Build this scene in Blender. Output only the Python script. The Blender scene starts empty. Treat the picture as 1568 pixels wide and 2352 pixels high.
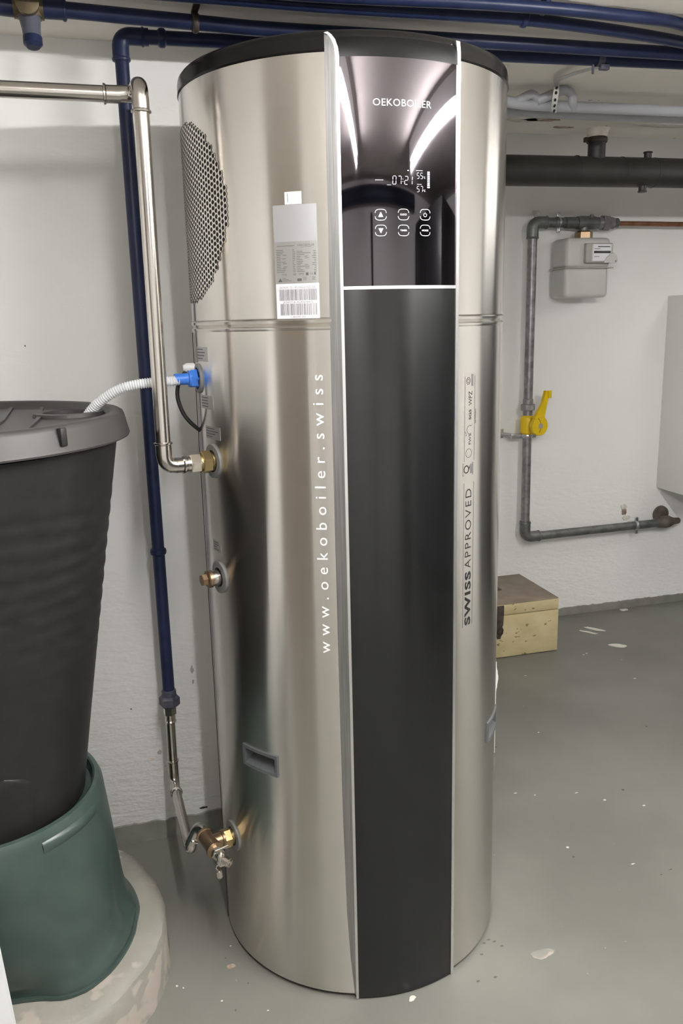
import bpy, bmesh, math, random
from mathutils import Vector, Matrix, noise
random.seed(7)
R = math.radians
S = bpy.context.scene
COL = S.collection

# ---------------------------------------------------------------- camera, world, exposure
CZ = 1.40
PITCH, ROLL, YAW, FPX = 0.2259, -0.0236, 0.264, 1907.3
cam_d = bpy.data.cameras.new('camera')
cam = bpy.data.objects.new('camera', cam_d)
COL.objects.link(cam)
S.camera = cam
cam_d.sensor_fit = 'HORIZONTAL'
cam_d.sensor_width = 36
cam_d.lens = 36 * FPX / 1568
cam_d.clip_start = 0.02
_f = Vector((math.sin(YAW) * math.cos(PITCH), math.cos(YAW) * math.cos(PITCH), -math.sin(PITCH)))
_r = Vector((math.cos(YAW), -math.sin(YAW), 0))
_u = _r.cross(_f)
_r2 = _r * math.cos(ROLL) + _u * math.sin(ROLL)
_u2 = _u * math.cos(ROLL) - _r * math.sin(ROLL)
cam.matrix_world = Matrix(((_r2.x, _u2.x, -_f.x, 0), (_r2.y, _u2.y, -_f.y, 0), (_r2.z, _u2.z, -_f.z, CZ), (0, 0, 0, 1)))

w = bpy.data.worlds.new('world')
S.world = w
w.use_nodes = True
w.node_tree.nodes['Background'].inputs[0].default_value = (0.5, 0.52, 0.55, 1)
w.node_tree.nodes['Background'].inputs[1].default_value = 0.05
S.view_settings.view_transform = 'Standard'
S.view_settings.look = 'None'
S.view_settings.exposure = 1.66
S.view_settings.gamma = 1.0
S.view_settings.use_curve_mapping = False
S.cycles.max_bounces = 10
S.cycles.diffuse_bounces = 8
S.cycles.glossy_bounces = 6
S.cycles.sample_clamp_indirect = 6.0
TUBE_STRENGTH = 132.0

# ---------------------------------------------------------------- materials
def nodes(name):
    m = bpy.data.materials.new(name)
    m.use_nodes = True
    return m, m.node_tree, m.node_tree.nodes['Principled BSDF']

def mat(name, col, rough=0.5, metal=0.0, spec=0.5, coat=0.0, emit=None, estr=0.0, alpha=1.0, trans=0.0, ior=1.45):
    m, t, b = nodes(name)
    b.inputs['Base Color'].default_value = (*col, 1)
    b.inputs['Roughness'].default_value = rough
    b.inputs['Metallic'].default_value = metal
    b.inputs['Specular IOR Level'].default_value = spec
    b.inputs['Coat Weight'].default_value = coat
    b.inputs['IOR'].default_value = ior
    b.inputs['Transmission Weight'].default_value = trans
    b.inputs['Alpha'].default_value = alpha
    if emit:
        b.inputs['Emission Color'].default_value = (*emit, 1)
        b.inputs['Emission Strength'].default_value = estr
    return m

def nd(t, typ, **kw):
    n = t.nodes.new(typ)
    for k, v in kw.items():
        setattr(n, k, v)
    return n

def noisy(name, c1, c2, scale=8, rough=0.6, bump=0.0, bscale=60, speck=None, speck_scale=40, speck_at=0.72, metal=0.0, spec=0.5, detail=6, contrast=(0.35, 0.65), stretch=(1, 1, 1)):
    m, t, b = nodes(name)
    b.inputs['Roughness'].default_value = rough
    b.inputs['Metallic'].default_value = metal
    b.inputs['Specular IOR Level'].default_value = spec
    tc = nd(t, 'ShaderNodeTexCoord')
    mp = nd(t, 'ShaderNodeMapping')
    mp.inputs['Scale'].default_value = stretch
    t.links.new(tc.outputs['Object'], mp.inputs[0])
    n = nd(t, 'ShaderNodeTexNoise')
    n.inputs['Scale'].default_value = scale
    n.inputs['Detail'].default_value = detail
    t.links.new(mp.outputs[0], n.inputs['Vector'])
    r = nd(t, 'ShaderNodeValToRGB')
    r.color_ramp.elements[0].position, r.color_ramp.elements[1].position = contrast
    r.color_ramp.elements[0].color = (*c1, 1)
    r.color_ramp.elements[1].color = (*c2, 1)
    t.links.new(n.outputs[0], r.inputs[0])
    out = r.outputs[0]
    if speck:
        n2 = nd(t, 'ShaderNodeTexNoise')
        n2.inputs['Scale'].default_value = speck_scale
        n2.inputs['Detail'].default_value = 3
        t.links.new(mp.outputs[0], n2.inputs['Vector'])
        r2 = nd(t, 'ShaderNodeValToRGB')
        r2.color_ramp.elements[0].position = speck_at
        r2.color_ramp.elements[1].position = speck_at + 0.03
        t.links.new(n2.outputs[0], r2.inputs[0])
        mx = nd(t, 'ShaderNodeMix', data_type='RGBA')
        t.links.new(r2.outputs[0], mx.inputs[0])
        t.links.new(out, mx.inputs[6])
        mx.inputs[7].default_value = (*speck, 1)
        out = mx.outputs[2]
    t.links.new(out, b.inputs['Base Color'])
    if bump:
        n3 = nd(t, 'ShaderNodeTexNoise')
        n3.inputs['Scale'].default_value = bscale
        n3.inputs['Detail'].default_value = 5
        t.links.new(mp.outputs[0], n3.inputs['Vector'])
        bp = nd(t, 'ShaderNodeBump')
        bp.inputs['Strength'].default_value = bump
        bp.inputs['Distance'].default_value = 0.004
        t.links.new(n3.outputs[0], bp.inputs['Height'])
        t.links.new(bp.outputs[0], b.inputs['Normal'])
    return m

def brushed(name, col, rough=0.27, aniso=0.75, rot=0.25, streak=(1, 1, 300), amt=0.06, tint=0.0):
    m, t, b = nodes(name)
    b.inputs['Metallic'].default_value = 1
    b.inputs['Base Color'].default_value = (*col, 1)
    b.inputs['Anisotropic'].default_value = aniso
    b.inputs['Anisotropic Rotation'].default_value = rot
    tg = nd(t, 'ShaderNodeTangent', direction_type='UV_MAP')
    t.links.new(tg.outputs[0], b.inputs['Tangent'])
    tc = nd(t, 'ShaderNodeTexCoord')
    mp = nd(t, 'ShaderNodeMapping')
    mp.inputs['Scale'].default_value = streak
    t.links.new(tc.outputs['Object'], mp.inputs[0])
    n = nd(t, 'ShaderNodeTexNoise')
    n.inputs['Scale'].default_value = 3
    n.inputs['Detail'].default_value = 4
    t.links.new(mp.outputs[0], n.inputs['Vector'])
    mr = nd(t, 'ShaderNodeMapRange')
    mr.inputs['To Min'].default_value = rough - amt
    mr.inputs['To Max'].default_value = rough + amt
    t.links.new(n.outputs[0], mr.inputs[0])
    t.links.new(mr.outputs[0], b.inputs['Roughness'])
    if tint:
        mc = nd(t, 'ShaderNodeMix', data_type='RGBA')
        ct = nd(t, 'ShaderNodeMapRange')
        ct.inputs['From Min'].default_value = 0.3
        ct.inputs['From Max'].default_value = 0.7
        t.links.new(n.outputs[0], ct.inputs[0])
        t.links.new(ct.outputs[0], mc.inputs[0])
        mc.inputs[6].default_value = (*[c * (1 - tint) for c in col], 1)
        mc.inputs[7].default_value = (*[min(1, c * (1 + tint)) for c in col], 1)
        t.links.new(mc.outputs[2], b.inputs['Base Color'])
    return m

def wall_material():
    m, t, b = nodes('plaster_white')
    b.inputs['Roughness'].default_value = 0.85
    b.inputs['Specular IOR Level'].default_value = 0.2
    tc = nd(t, 'ShaderNodeTexCoord')
    n = nd(t, 'ShaderNodeTexNoise')
    n.inputs['Scale'].default_value = 1.6
    n.inputs['Detail'].default_value = 4
    t.links.new(tc.outputs['Object'], n.inputs['Vector'])
    r = nd(t, 'ShaderNodeValToRGB')
    r.color_ramp.elements[0].position, r.color_ramp.elements[1].position = 0.3, 0.7
    r.color_ramp.elements[0].color = (0.79, 0.785, 0.77, 1)
    r.color_ramp.elements[1].color = (0.85, 0.85, 0.845, 1)
    t.links.new(n.outputs[0], r.inputs[0])
    # sparse grey scuffs where the paint is chipped, denser low on the wall
    n2 = nd(t, 'ShaderNodeTexNoise')
    n2.inputs['Scale'].default_value = 22
    n2.inputs['Detail'].default_value = 5
    n2.inputs['Roughness'].default_value = 0.65
    t.links.new(tc.outputs['Object'], n2.inputs['Vector'])
    sx = nd(t, 'ShaderNodeSeparateXYZ')
    t.links.new(tc.outputs['Object'], sx.inputs[0])
    hr = nd(t, 'ShaderNodeMapRange')
    hr.inputs['From Min'].default_value = 0.0
    hr.inputs['From Max'].default_value = 1.0
    hr.inputs['To Min'].default_value = 0.695
    hr.inputs['To Max'].default_value = 0.80
    t.links.new(sx.outputs['Z'], hr.inputs[0])
    gt = nd(t, 'ShaderNodeMath', operation='SUBTRACT')
    t.links.new(n2.outputs[0], gt.inputs[0])
    t.links.new(hr.outputs[0], gt.inputs[1])
    ml = nd(t, 'ShaderNodeMath', operation='MULTIPLY', use_clamp=True)
    t.links.new(gt.outputs[0], ml.inputs[0])
    ml.inputs[1].default_value = 30
    mx = nd(t, 'ShaderNodeMix', data_type='RGBA')
    t.links.new(ml.outputs[0], mx.inputs[0])
    t.links.new(r.outputs[0], mx.inputs[6])
    mx.inputs[7].default_value = (0.36, 0.34, 0.31, 1)
    t.links.new(mx.outputs[2], b.inputs['Base Color'])
    # trowelled relief, rougher low down
    mp = nd(t, 'ShaderNodeMapping')
    mp.inputs['Scale'].default_value = (26, 26, 62)
    t.links.new(tc.outputs['Object'], mp.inputs[0])
    n3 = nd(t, 'ShaderNodeTexNoise')
    n3.inputs['Scale'].default_value = 1
    n3.inputs['Detail'].default_value = 6
    t.links.new(mp.outputs[0], n3.inputs['Vector'])
    hs = nd(t, 'ShaderNodeMapRange')
    hs.inputs['From Min'].default_value = 0.1
    hs.inputs['From Max'].default_value = 0.9
    hs.inputs['To Min'].default_value = 0.62
    hs.inputs['To Max'].default_value = 0.16
    t.links.new(sx.outputs['Z'], hs.inputs[0])
    bp = nd(t, 'ShaderNodeBump')
    bp.inputs['Distance'].default_value = 0.007
    t.links.new(hs.outputs[0], bp.inputs['Strength'])
    t.links.new(n3.outputs[0], bp.inputs['Height'])
    t.links.new(bp.outputs[0], b.inputs['Normal'])
    return m

def floor_material():
    m = noisy('floor_paint', (0.145, 0.145, 0.128), (0.188, 0.187, 0.168), scale=2.2, rough=0.42, bump=0.12, bscale=18, speck=(0.27, 0.26, 0.24), speck_scale=55, speck_at=0.735)
    return m

M = {}
M['wall'] = wall_material()
M['ceil'] = noisy('ceiling_paint', (0.74, 0.70, 0.645), (0.83, 0.79, 0.735), scale=2.5, rough=0.9, bump=0.35, bscale=14, speck=(0.40, 0.36, 0.31), speck_scale=18, speck_at=0.74, stretch=(1, 1, 1))
M['floor'] = floor_material()
M['skirt'] = noisy('skirting_paint', (0.19, 0.19, 0.17), (0.25, 0.25, 0.225), scale=14, rough=0.5, bump=0.2, bscale=40)
M['plaster'] = noisy('bare_plaster', (0.58, 0.52, 0.46), (0.74, 0.70, 0.65), scale=30, rough=0.9, bump=0.4, bscale=60)
M['rust'] = noisy('peeled_brown', (0.20, 0.13, 0.09), (0.50, 0.43, 0.37), scale=35, rough=0.9, bump=0.3)
M['chip'] = mat('bare_grey', (0.42, 0.40, 0.375), 0.9)
M['flake'] = mat('flake', (0.66, 0.62, 0.57), 0.8)
M['darkflake'] = mat('dark_flake', (0.10, 0.10, 0.085), 0.8)
M['steel'] = brushed('brushed_steel', (0.78, 0.75, 0.705), 0.25, 1.0, 0.25, amt=0.02)
M['trimplate'] = brushed('brushed_aluminium', (0.47, 0.47, 0.475), 0.40, 0.6, 0.0, (170, 170, 2), 0.10, 0.22)
M['trimedge'] = mat('aluminium_edge', (0.86, 0.85, 0.86), 0.30, 1)
M['capblack'] = mat('cap_black', (0.010, 0.0095, 0.009), 0.22, 0, 0.28)
M['satin'] = mat('satin_black', (0.008, 0.008, 0.008), 0.30, 0, 0.2)
M['coverblack'] = brushed('cover_black', (0.004, 0.004, 0.0043), 0.24, 0.7, 0.25, amt=0.01)
_cb = M['coverblack'].node_tree.nodes['Principled BSDF']
_cb.inputs['Metallic'].default_value = 0
_cb.inputs['Specular IOR Level'].default_value = 0.55
M['glass'] = mat('panel_glass', (0.125, 0.114, 0.126), 0.03, 1)
M['white_print'] = mat('white_print', (0.85, 0.84, 0.82), 0.4, emit=(1, 0.97, 0.95), estr=0.10)
M['led'] = mat('led', (0.5, 0.48, 0.6), 0.4, emit=(0.80, 0.75, 1.0), estr=0.26)
M['film'] = brushed('letter_film', (0.765, 0.735, 0.695), 0.26, 1.0, 0.25, amt=0.01)
M['letter_white'] = mat('letter_white', (0.80, 0.80, 0.82), 0.45)
M['letter_black'] = mat('letter_black', (0.014, 0.014, 0.014), 0.45)
M['labelgrey'] = mat('label_silver', (0.50, 0.51, 0.53), 0.38, 0.55)
M['labelplate'] = mat('label_metal', (0.46, 0.455, 0.45), 0.35, 0.7)
M['labelwhite'] = mat('label_white', (0.80, 0.80, 0.84), 0.5)
M['ink'] = mat('label_ink', (0.10, 0.095, 0.10), 0.6)
M['void'] = mat('vent_dark', (0.012, 0.010, 0.009), 0.8)
M['handle'] = mat('handle_grey', (0.095, 0.10, 0.105), 0.38)
M['flange'] = mat('flange_grey', (0.17, 0.17, 0.17), 0.42)
M['brass'] = mat('brass', (0.47, 0.365, 0.185), 0.34, 1)
M['bronze'] = mat('bronze', (0.36, 0.255, 0.165), 0.36, 1)
M['nickel'] = mat('nickel', (0.70, 0.66, 0.60), 0.18, 1)
M['stainless'] = mat('stainless_pipe', (0.60, 0.565, 0.53), 0.16, 1)
M['nozzle'] = mat('blue_plastic', (0.05, 0.19, 0.66), 0.30)
M['hose'] = mat('clear_hose', (0.80, 0.82, 0.84), 0.30, alpha=0.78)
M['blackcable'] = mat('black_cable', (0.012, 0.012, 0.012), 0.4)
M['whiteplastic'] = mat('white_plastic', (0.75, 0.76, 0.76), 0.35)
M['bluepipe'] = noisy('blue_paint', (0.011, 0.0165, 0.046), (0.016, 0.0225, 0.060), scale=20, rough=0.38, spec=0.25, bump=0.1, bscale=60)
M['bluenut'] = noisy('worn_blue_grey', (0.035, 0.038, 0.065), (0.085, 0.08, 0.10), scale=45, rough=0.5, bump=0.3)
M['teebrass'] = noisy('old_brass', (0.085, 0.066, 0.036), (0.13, 0.10, 0.055), scale=40, rough=0.5, metal=0.6)
M['stubgrey'] = mat('grey_blue_paint', (0.085, 0.09, 0.115), 0.45)
M['greypipe'] = mat('grey_paint', (0.36, 0.365, 0.39), 0.42)
M['blackpipe'] = noisy('black_drain', (0.016, 0.016, 0.014), (0.026, 0.025, 0.022), scale=12, rough=0.5)
M['galv'] = noisy('galvanised', (0.20, 0.19, 0.20), (0.33, 0.32, 0.33), scale=40, rough=0.42, metal=0.7, bump=0.1)
M['galvdark'] = noisy('dark_galvanised', (0.13, 0.135, 0.13), (0.20, 0.205, 0.20), scale=30, rough=0.45, metal=0.6)
M['rustygrey'] = noisy('rusty_grey', (0.10, 0.08, 0.06), (0.17, 0.15, 0.13), scale=25, rough=0.6, metal=0.3)
M['copper'] = noisy('copper_pipe', (0.20, 0.095, 0.05), (0.30, 0.15, 0.085), scale=30, rough=0.42, metal=0.6)
M['meter'] = mat('meter_grey', (0.56, 0.56, 0.535), 0.38)
M['meterdark'] = mat('meter_dark_grey', (0.40, 0.40, 0.375), 0.42)
M['dial'] = mat('meter_dial', (0.02, 0.02, 0.02), 0.3)
M['yellow'] = mat('yellow_plastic', (0.72, 0.50, 0.012), 0.38)
M['greydot'] = mat('grey_plastic', (0.36, 0.33, 0.30), 0.5)
M['zinc'] = mat('zinc', (0.55, 0.55, 0.56), 0.32, 0.9)
M['strap'] = mat('strap_zinc', (0.50, 0.50, 0.48), 0.42, 0.7)
M['boxwhite'] = mat('cabinet_white', (0.72, 0.70, 0.69), 0.5)
M['crate'] = noisy('cream_paint_wood', (0.47, 0.39, 0.215), (0.57, 0.485, 0.29), scale=9, rough=0.7, bump=0.4, bscale=40, speck=(0.20, 0.16, 0.085), speck_scale=34, speck_at=0.66, stretch=(1, 1, 1.6))
M['cratetop'] = noisy('dusty_brown', (0.20, 0.16, 0.12), (0.27, 0.225, 0.175), scale=9, rough=0.85, bump=0.15)
M['leather'] = noisy('old_leather', (0.05, 0.035, 0.028), (0.10, 0.075, 0.06), scale=40, rough=0.6)
M['latch'] = noisy('rusty_latch', (0.035, 0.026, 0.02), (0.08, 0.06, 0.048), scale=50, rough=0.55, metal=0.3)
M['lid'] = mat('barrel_lid_grey', (0.042, 0.040, 0.039), 0.45, 0, 0.4)
M['barrel'] = noisy('barrel_black', (0.010, 0.0098, 0.0095), (0.0135, 0.013, 0.0126), scale=30, rough=0.45, spec=0.35, bump=0.05, bscale=200)
M['stand'] = noisy('green_plastic', (0.035, 0.055, 0.049), (0.041, 0.063, 0.056), scale=20, rough=0.33, bump=0.03, bscale=200)
M['concrete'] = noisy('painted_concrete', (0.20, 0.20, 0.175), (0.29, 0.275, 0.24), scale=7, rough=0.8, bump=0.5, bscale=26, speck=(0.36, 0.32, 0.28), speck_scale=9, speck_at=0.55)
M['board'] = mat('white_board', (0.76, 0.77, 0.78), 0.45)
M['wardrobe'] = mat('dark_cupboard', (0.018, 0.019, 0.02), 0.35)
M['lampbody'] = mat('lamp_white', (0.78, 0.78, 0.76), 0.4)
M['tube'] = mat('lamp_tube', (1, 1, 1), 0.4, emit=(1.0, 0.99, 0.965), estr=TUBE_STRENGTH)
M['tube_far'] = mat('lamp_tube_far', (1, 1, 1), 0.4, emit=(1.0, 0.985, 0.97), estr=TUBE_STRENGTH * 0.021)
M['tube_old'] = mat('lamp_tube_old', (1, 1, 1), 0.4, emit=(1.0, 0.985, 0.97), estr=TUBE_STRENGTH * 0.72)
M['postbrown'] = mat('post_brown', (0.06, 0.045, 0.045), 0.5)
M['doorbrown'] = mat('door_brown', (0.15, 0.125, 0.10), 0.5)
M['yellowbox'] = mat('yellow_box', (0.6, 0.5, 0.03), 0.5)
M['darkblue'] = mat('dark_blue', (0.02, 0.025, 0.05), 0.6)
M['hole'] = mat('dark_hole', (0.02, 0.018, 0.015), 0.9)

# ---------------------------------------------------------------- mesh builder
V = Vector
class MB:
    def __init__(s):
        s.v, s.f, s.uv = [], [], None
    def add(s, vs, fs):
        o = len(s.v)
        s.v += [V(p) for p in vs]
        s.f += [tuple(i + o for i in f) for f in fs]
        return s
    def box(s, c, d, bev=0.0, rz=0.0, seg=2):
        bm = bmesh.new()
        bmesh.ops.create_cube(bm, size=1)
        for v in bm.verts:
            v.co = V((v.co.x * d[0], v.co.y * d[1], v.co.z * d[2]))
        if bev:
            bmesh.ops.bevel(bm, geom=bm.edges[:], offset=bev, segments=seg, affect='EDGES', profile=0.5)
        m = Matrix.Translation(c) @ Matrix.Rotation(rz, 4, 'Z')
        s.bm(bm, m)
        return s
    def bm(s, bm, m=Matrix()):
        bm.verts.index_update()
        s.add([m @ v.co for v in bm.verts], [[v.index for v in f.verts] for f in bm.faces])
        bm.free()
    def tube(s, pts, r, n=16, cap=True):
        pts = [V(p) for p in pts]
        rr = r if isinstance(r, (list, tuple)) else [r] * len(pts)
        ts = []
        for i in range(len(pts)):
            a = pts[max(i - 1, 0)]
            b = pts[min(i + 1, len(pts) - 1)]
            d = (b - a)
            if d.length < 1e-9:
                d = V((0, 0, 1))
            ts.append(d.normalized())
        up = V((0, 0, 1)) if abs(ts[0].z) < 0.9 else V((1, 0, 0))
        x = ts[0].cross(up).normalized()
        o = len(s.v)
        for i, p in enumerate(pts):
            x = (x - ts[i] * x.dot(ts[i]))
            x = x.normalized()
            y = ts[i].cross(x)
            for k in range(n):
                a = 2 * math.pi * k / n
                s.v.append(p + (x * math.cos(a) + y * math.sin(a)) * rr[i])
        for i in range(len(pts) - 1):
            for k in range(n):
                k2 = (k + 1) % n
                s.f.append((o + i * n + k, o + i * n + k2, o + (i + 1) * n + k2, o + (i + 1) * n + k))
        if cap:
            s.f.append(tuple(o + k for k in reversed(range(n))))
            s.f.append(tuple(o + (len(pts) - 1) * n + k for k in range(n)))
        return s
    def lathe(s, base, axis, prof, n=32, start=0.0, cap=True):
        """prof: list of (distance along axis, radius)"""
        base, axis = V(base), V(axis).normalized()
        up = V((0, 0, 1)) if abs(axis.z) < 0.9 else V((1, 0, 0))
        x = axis.cross(up).normalized()
        y = axis.cross(x)
        o = len(s.v)
        for d, r in prof:
            for k in range(n):
                a = start + 2 * math.pi * k / n
                s.v.append(base + axis * d + (x * math.cos(a) + y * math.sin(a)) * max(r, 1e-5))
        for i in range(len(prof) - 1):
            for k in range(n):
                k2 = (k + 1) % n
                s.f.append((o + i * n + k, o + i * n + k2, o + (i + 1) * n + k2, o + (i + 1) * n + k))
        if cap:
            s.f.append(tuple(o + k for k in reversed(range(n))))
            s.f.append(tuple(o + (len(prof) - 1) * n + k for k in range(n)))
        return s
    def prism(s, outline, z0, z1, m=Matrix()):
        n = len(outline)
        vs = [m @ V((x, y, z0)) for x, y in outline] + [m @ V((x, y, z1)) for x, y in outline]
        fs = [tuple(reversed(range(n))), tuple(range(n, 2 * n))]
        fs += [(i, (i + 1) % n, n + (i + 1) % n, n + i) for i in range(n)]
        return s.add(vs, fs)
    def grid(s, rows, close=False):
        o = len(s.v)
        nr, nc = len(rows), len(rows[0])
        for r in rows:
            s.v += [V(p) for p in r]
        for i in range(nr - 1):
            for k in range(nc - (0 if close else 1)):
                k2 = (k + 1) % nc
                s.f.append((o + i * nc + k, o + i * nc + k2, o + (i + 1) * nc + k2, o + (i + 1) * nc + k))
        return s
    def build(s, name, m, parent=None, smooth=35, uvcyl=False):
        me = bpy.data.meshes.new(name)
        base = V((0, 0, 0))
        if parent is not None:
            base = WP.get(parent.name_full, V((0, 0, 0)))
        me.from_pydata([p - base for p in s.v], [], s.f)
        me.materials.append(M[m] if isinstance(m, str) else m)
        bm = bmesh.new()
        bm.from_mesh(me)
        bmesh.ops.recalc_face_normals(bm, faces=bm.faces[:]) if not getattr(s, 'keep', False) else None
        bm.to_mesh(me)
        bm.free()
        if uvcyl:
            ul = me.uv_layers.new(name='cyl')
            for poly in me.polygons:
                az = [math.atan2(s.v[me.loops[l].vertex_index].y - BY, s.v[me.loops[l].vertex_index].x - BX) for l in poly.loop_indices]
                ref = az[0]
                for l, a in zip(poly.loop_indices, az):
                    while a - ref > math.pi:
                        a -= 2 * math.pi
                    while a - ref < -math.pi:
                        a += 2 * math.pi
                    ul.data[l].uv = (a, s.v[me.loops[l].vertex_index].z)
        if smooth:
            for p in me.polygons:
                p.use_smooth = True
            me.set_sharp_from_angle(angle=R(smooth))
        ob = bpy.data.objects.new(name, me)
        COL.objects.link(ob)
        if parent is not None:
            ob.parent = parent
        WP[ob.name_full] = base
        return ob

WP = {}

def tag(o, label=None, cat=None, group=None, kind=None):
    if label: o['label'] = label
    if cat: o['category'] = cat
    if group: o['group'] = group
    if kind: o['kind'] = kind
    return o

def thing(name, loc, label, cat, group=None):
    o = bpy.data.objects.new(name, None)
    o.empty_display_size = 0.05
    COL.objects.link(o)
    o.location = loc
    WP[o.name_full] = V(loc)
    return tag(o, label, cat, group)

def struct(mb, name, m, parent=None, **k):
    o = mb.build(name, m, parent, **k)
    if parent is None:
        o['kind'] = 'structure'
    return o

def rounded(pts, rad, n=6):
    """polyline with its inner corners rounded"""
    pts = [V(p) for p in pts]
    out = [pts[0]]
    for i in range(1, len(pts) - 1):
        a, p, b = pts[i - 1], pts[i], pts[i + 1]
        r = min(rad, (a - p).length * 0.49, (b - p).length * 0.49)
        q0 = p + (a - p).normalized() * r
        q1 = p + (b - p).normalized() * r
        for k in range(n + 1):
            t = k / n
            out.append(q0 * (1 - t) ** 2 + p * 2 * t * (1 - t) + q1 * t * t)
    out.append(pts[-1])
    return out

def smoothline(pts, n=6):
    """Catmull-Rom"""
    pts = [V(p) for p in pts]
    P = [pts[0] * 2 - pts[1]] + pts + [pts[-1] * 2 - pts[-2]]
    out = []
    for i in range(1, len(P) - 2):
        for k in range(n):
            t = k / n
            a, b, c, d = P[i - 1], P[i], P[i + 1], P[i + 2]
            out.append(0.5 * ((2 * b) + (c - a) * t + (2 * a - 5 * b + 4 * c - d) * t * t + (3 * b - a - 3 * c + d) * t ** 3))
    out.append(pts[-1])
    return out

def bead(mb, p, axis, r, w=0.004, h=0.003, n=20):
    """raised ring centred on p"""
    axis = V(axis).normalized()
    mb.lathe(V(p) - axis * w, axis, [(0, r), (w * 0.4, r + h * 0.8), (w, r + h), (w * 1.6, r + h * 0.8), (2 * w, r)], n)

def hexnut(mb, p, axis, r, length, n=6, start=0.3, ch=0.0):
    axis = V(axis).normalized()
    c = ch or r * 0.08
    mb.lathe(p, axis, [(0, r - c), (c, r), (length - c, r), (length, r - c)], n, start)

# ---------------------------------------------------------------- setting
CEIL = 2.03
WY, VY = 2.133, 3.364
XC = 1.047
XW, XE, YR = -1.7, 3.3, -1.15

mb = MB().box(((XW + XE) / 2, (YR + VY) / 2, -0.05), (XE - XW + 0.4, VY - YR + 0.4, 0.1))
struct(mb, 'floor', 'floor')
mb = MB().box(((XW + XC) / 2, (WY + VY) / 2 + 0.05, 1.2), (XC - XW, VY - WY + 0.1, 2.4), 0.004)
struct(mb, 'wall_left', 'wall')
mb = MB().box(((XC + XE) / 2 + 0.1, VY + 0.1, 1.25), (XE - XC + 0.4, 0.2, 2.5))
struct(mb, 'wall_back', 'wall')
mb = MB().box((XE + 0.1, (YR + VY) / 2, 1.25), (0.2, VY - YR + 0.4, 2.5))
struct(mb, 'wall_right', 'wall')
mb = MB().box((XW - 0.1, (YR + VY) / 2, 1.25), (0.2, VY - YR + 0.4, 2.5))
struct(mb, 'wall_west', 'wall')
mb = MB().box(((XW + XE) / 2, YR - 0.1, 1.25), (XE - XW + 0.4, 0.2, 2.5))
struct(mb, 'wall_rear', 'wall')
YB = 2.86
mb = MB().box(((XW + XE) / 2, (YR + YB) / 2, CEIL + 0.06), (XE - XW, YB - YR, 0.12))
ceiling = struct(mb, 'ceiling', 'ceil')
mb = MB().box(((XC + XE) / 2, (YB + VY) / 2, 2.42), (XE - XC, VY - YB, 0.1))
struct(mb, 'trim_1', 'ceil')
mb = MB().box(((XC + XE) / 2, YB + 0.03, 2.29), (XE - XC, 0.06, 0.32))
struct(mb, 'trim_2', 'wall')

def jag_strip(name, axis_y, x0, x1, h, amp, th, m):
    """painted skirting strip with a ragged top edge, standing on the floor against a wall facing -Y"""
    b = MB()
    n = int((x1 - x0) / 0.012)
    rows = [[], [], [], []]
    for i in range(n + 1):
        x = x0 + (x1 - x0) * i / n
        hh = h + amp * noise.noise(V((x * 30, h * 7, 0))) + amp * 0.7 * noise.noise(V((x * 95, 3, 1)))
        rows[0].append((x, axis_y - th, 0.0))
        rows[1].append((x, axis_y - th, hh - 0.002))
        rows[2].append((x, axis_y - th * 0.3, hh))
        rows[3].append((x, axis_y + 0.002, hh))
    b.grid(rows)
    return struct(b, name, m)
jag_strip('baseboard_left', WY, XW, XC, 0.058, 0.006, 0.004, 'skirt')
jag_strip('baseboard_back', VY, XC, XE, 0.038, 0.005, 0.004, 'skirt')
# skirting round the corner of the projecting wall
b = MB().box((XC + 0.002, (WY + VY) / 2 + 0.0, 0.035), (0.004, VY - WY, 0.07))
struct(b, 'baseboard_corner', 'skirt')
# ragged plaster lip on the wall corner just above the skirting
b = MB()
rows = []
for i in range(61):
    z = 0.09 + i * 0.3 / 60
    bulge = 0.0015 + 0.010 * math.exp(-((z - 0.335) / 0.03) ** 2) + 0.003 * abs(noise.noise(V((z * 60, 0, 0)))) * (1 if z < 0.42 else 0.3)
    rows.append([(XC - 0.01, WY - 0.001, z), (XC + bulge * 0.6, WY - 0.001, z), (XC + bulge, WY + 0.006, z), (XC + bulge * 0.7, WY + 0.03, z), (XC - 0.002, WY + 0.05, z)])
b.grid(rows).build('plaster_lip', 'wall', bpy.data.objects['wall_left'])

# thicker skim of plaster on the ceiling with a broken edge, and peeled spots
def blob(cx, cy, rx, ry, z, th, m, parent, name, seed=0, n=22, rough=0.35):
    b = MB()
    pts = []
    for i in range(n):
        a = 2 * math.pi * i / n
        k = 1 + rough * noise.noise(V((math.cos(a) * 1.7 + seed * 3.1, math.sin(a) * 1.7, seed))) + rough * 0.6 * noise.noise(V((math.cos(a) * 6 + seed, math.sin(a) * 6, seed)))
        pts.append((cx + rx * k * math.cos(a), cy + ry * k * math.sin(a)))
    b.prism(pts, z, z + th)
    return b.build(name, m, parent, smooth=0)
b = MB()
top = []
n = 90
edge = []
for i in range(n + 1):
    x = 0.80 + (2.6 - 0.80) * i / n
    y = 1.672 + 0.03 * min(1, max(0, (x - 0.9) / 0.4)) + 0.012 * noise.noise(V((x * 18, 0, 4))) + 0.008 * noise.noise(V((x * 60, 0, 9)))
    if x < 0.95:
        y -= (0.95 - x) * 0.35
    edge.append((x, y))
b.prism(edge + [(2.6, 1.2), (1.9, 1.05), (1.2, 1.15), (0.85, 1.35)], CEIL - 0.009, CEIL + 0.002)
b.build('plaster_skim', 'ceil', ceiling, smooth=0)
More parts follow.
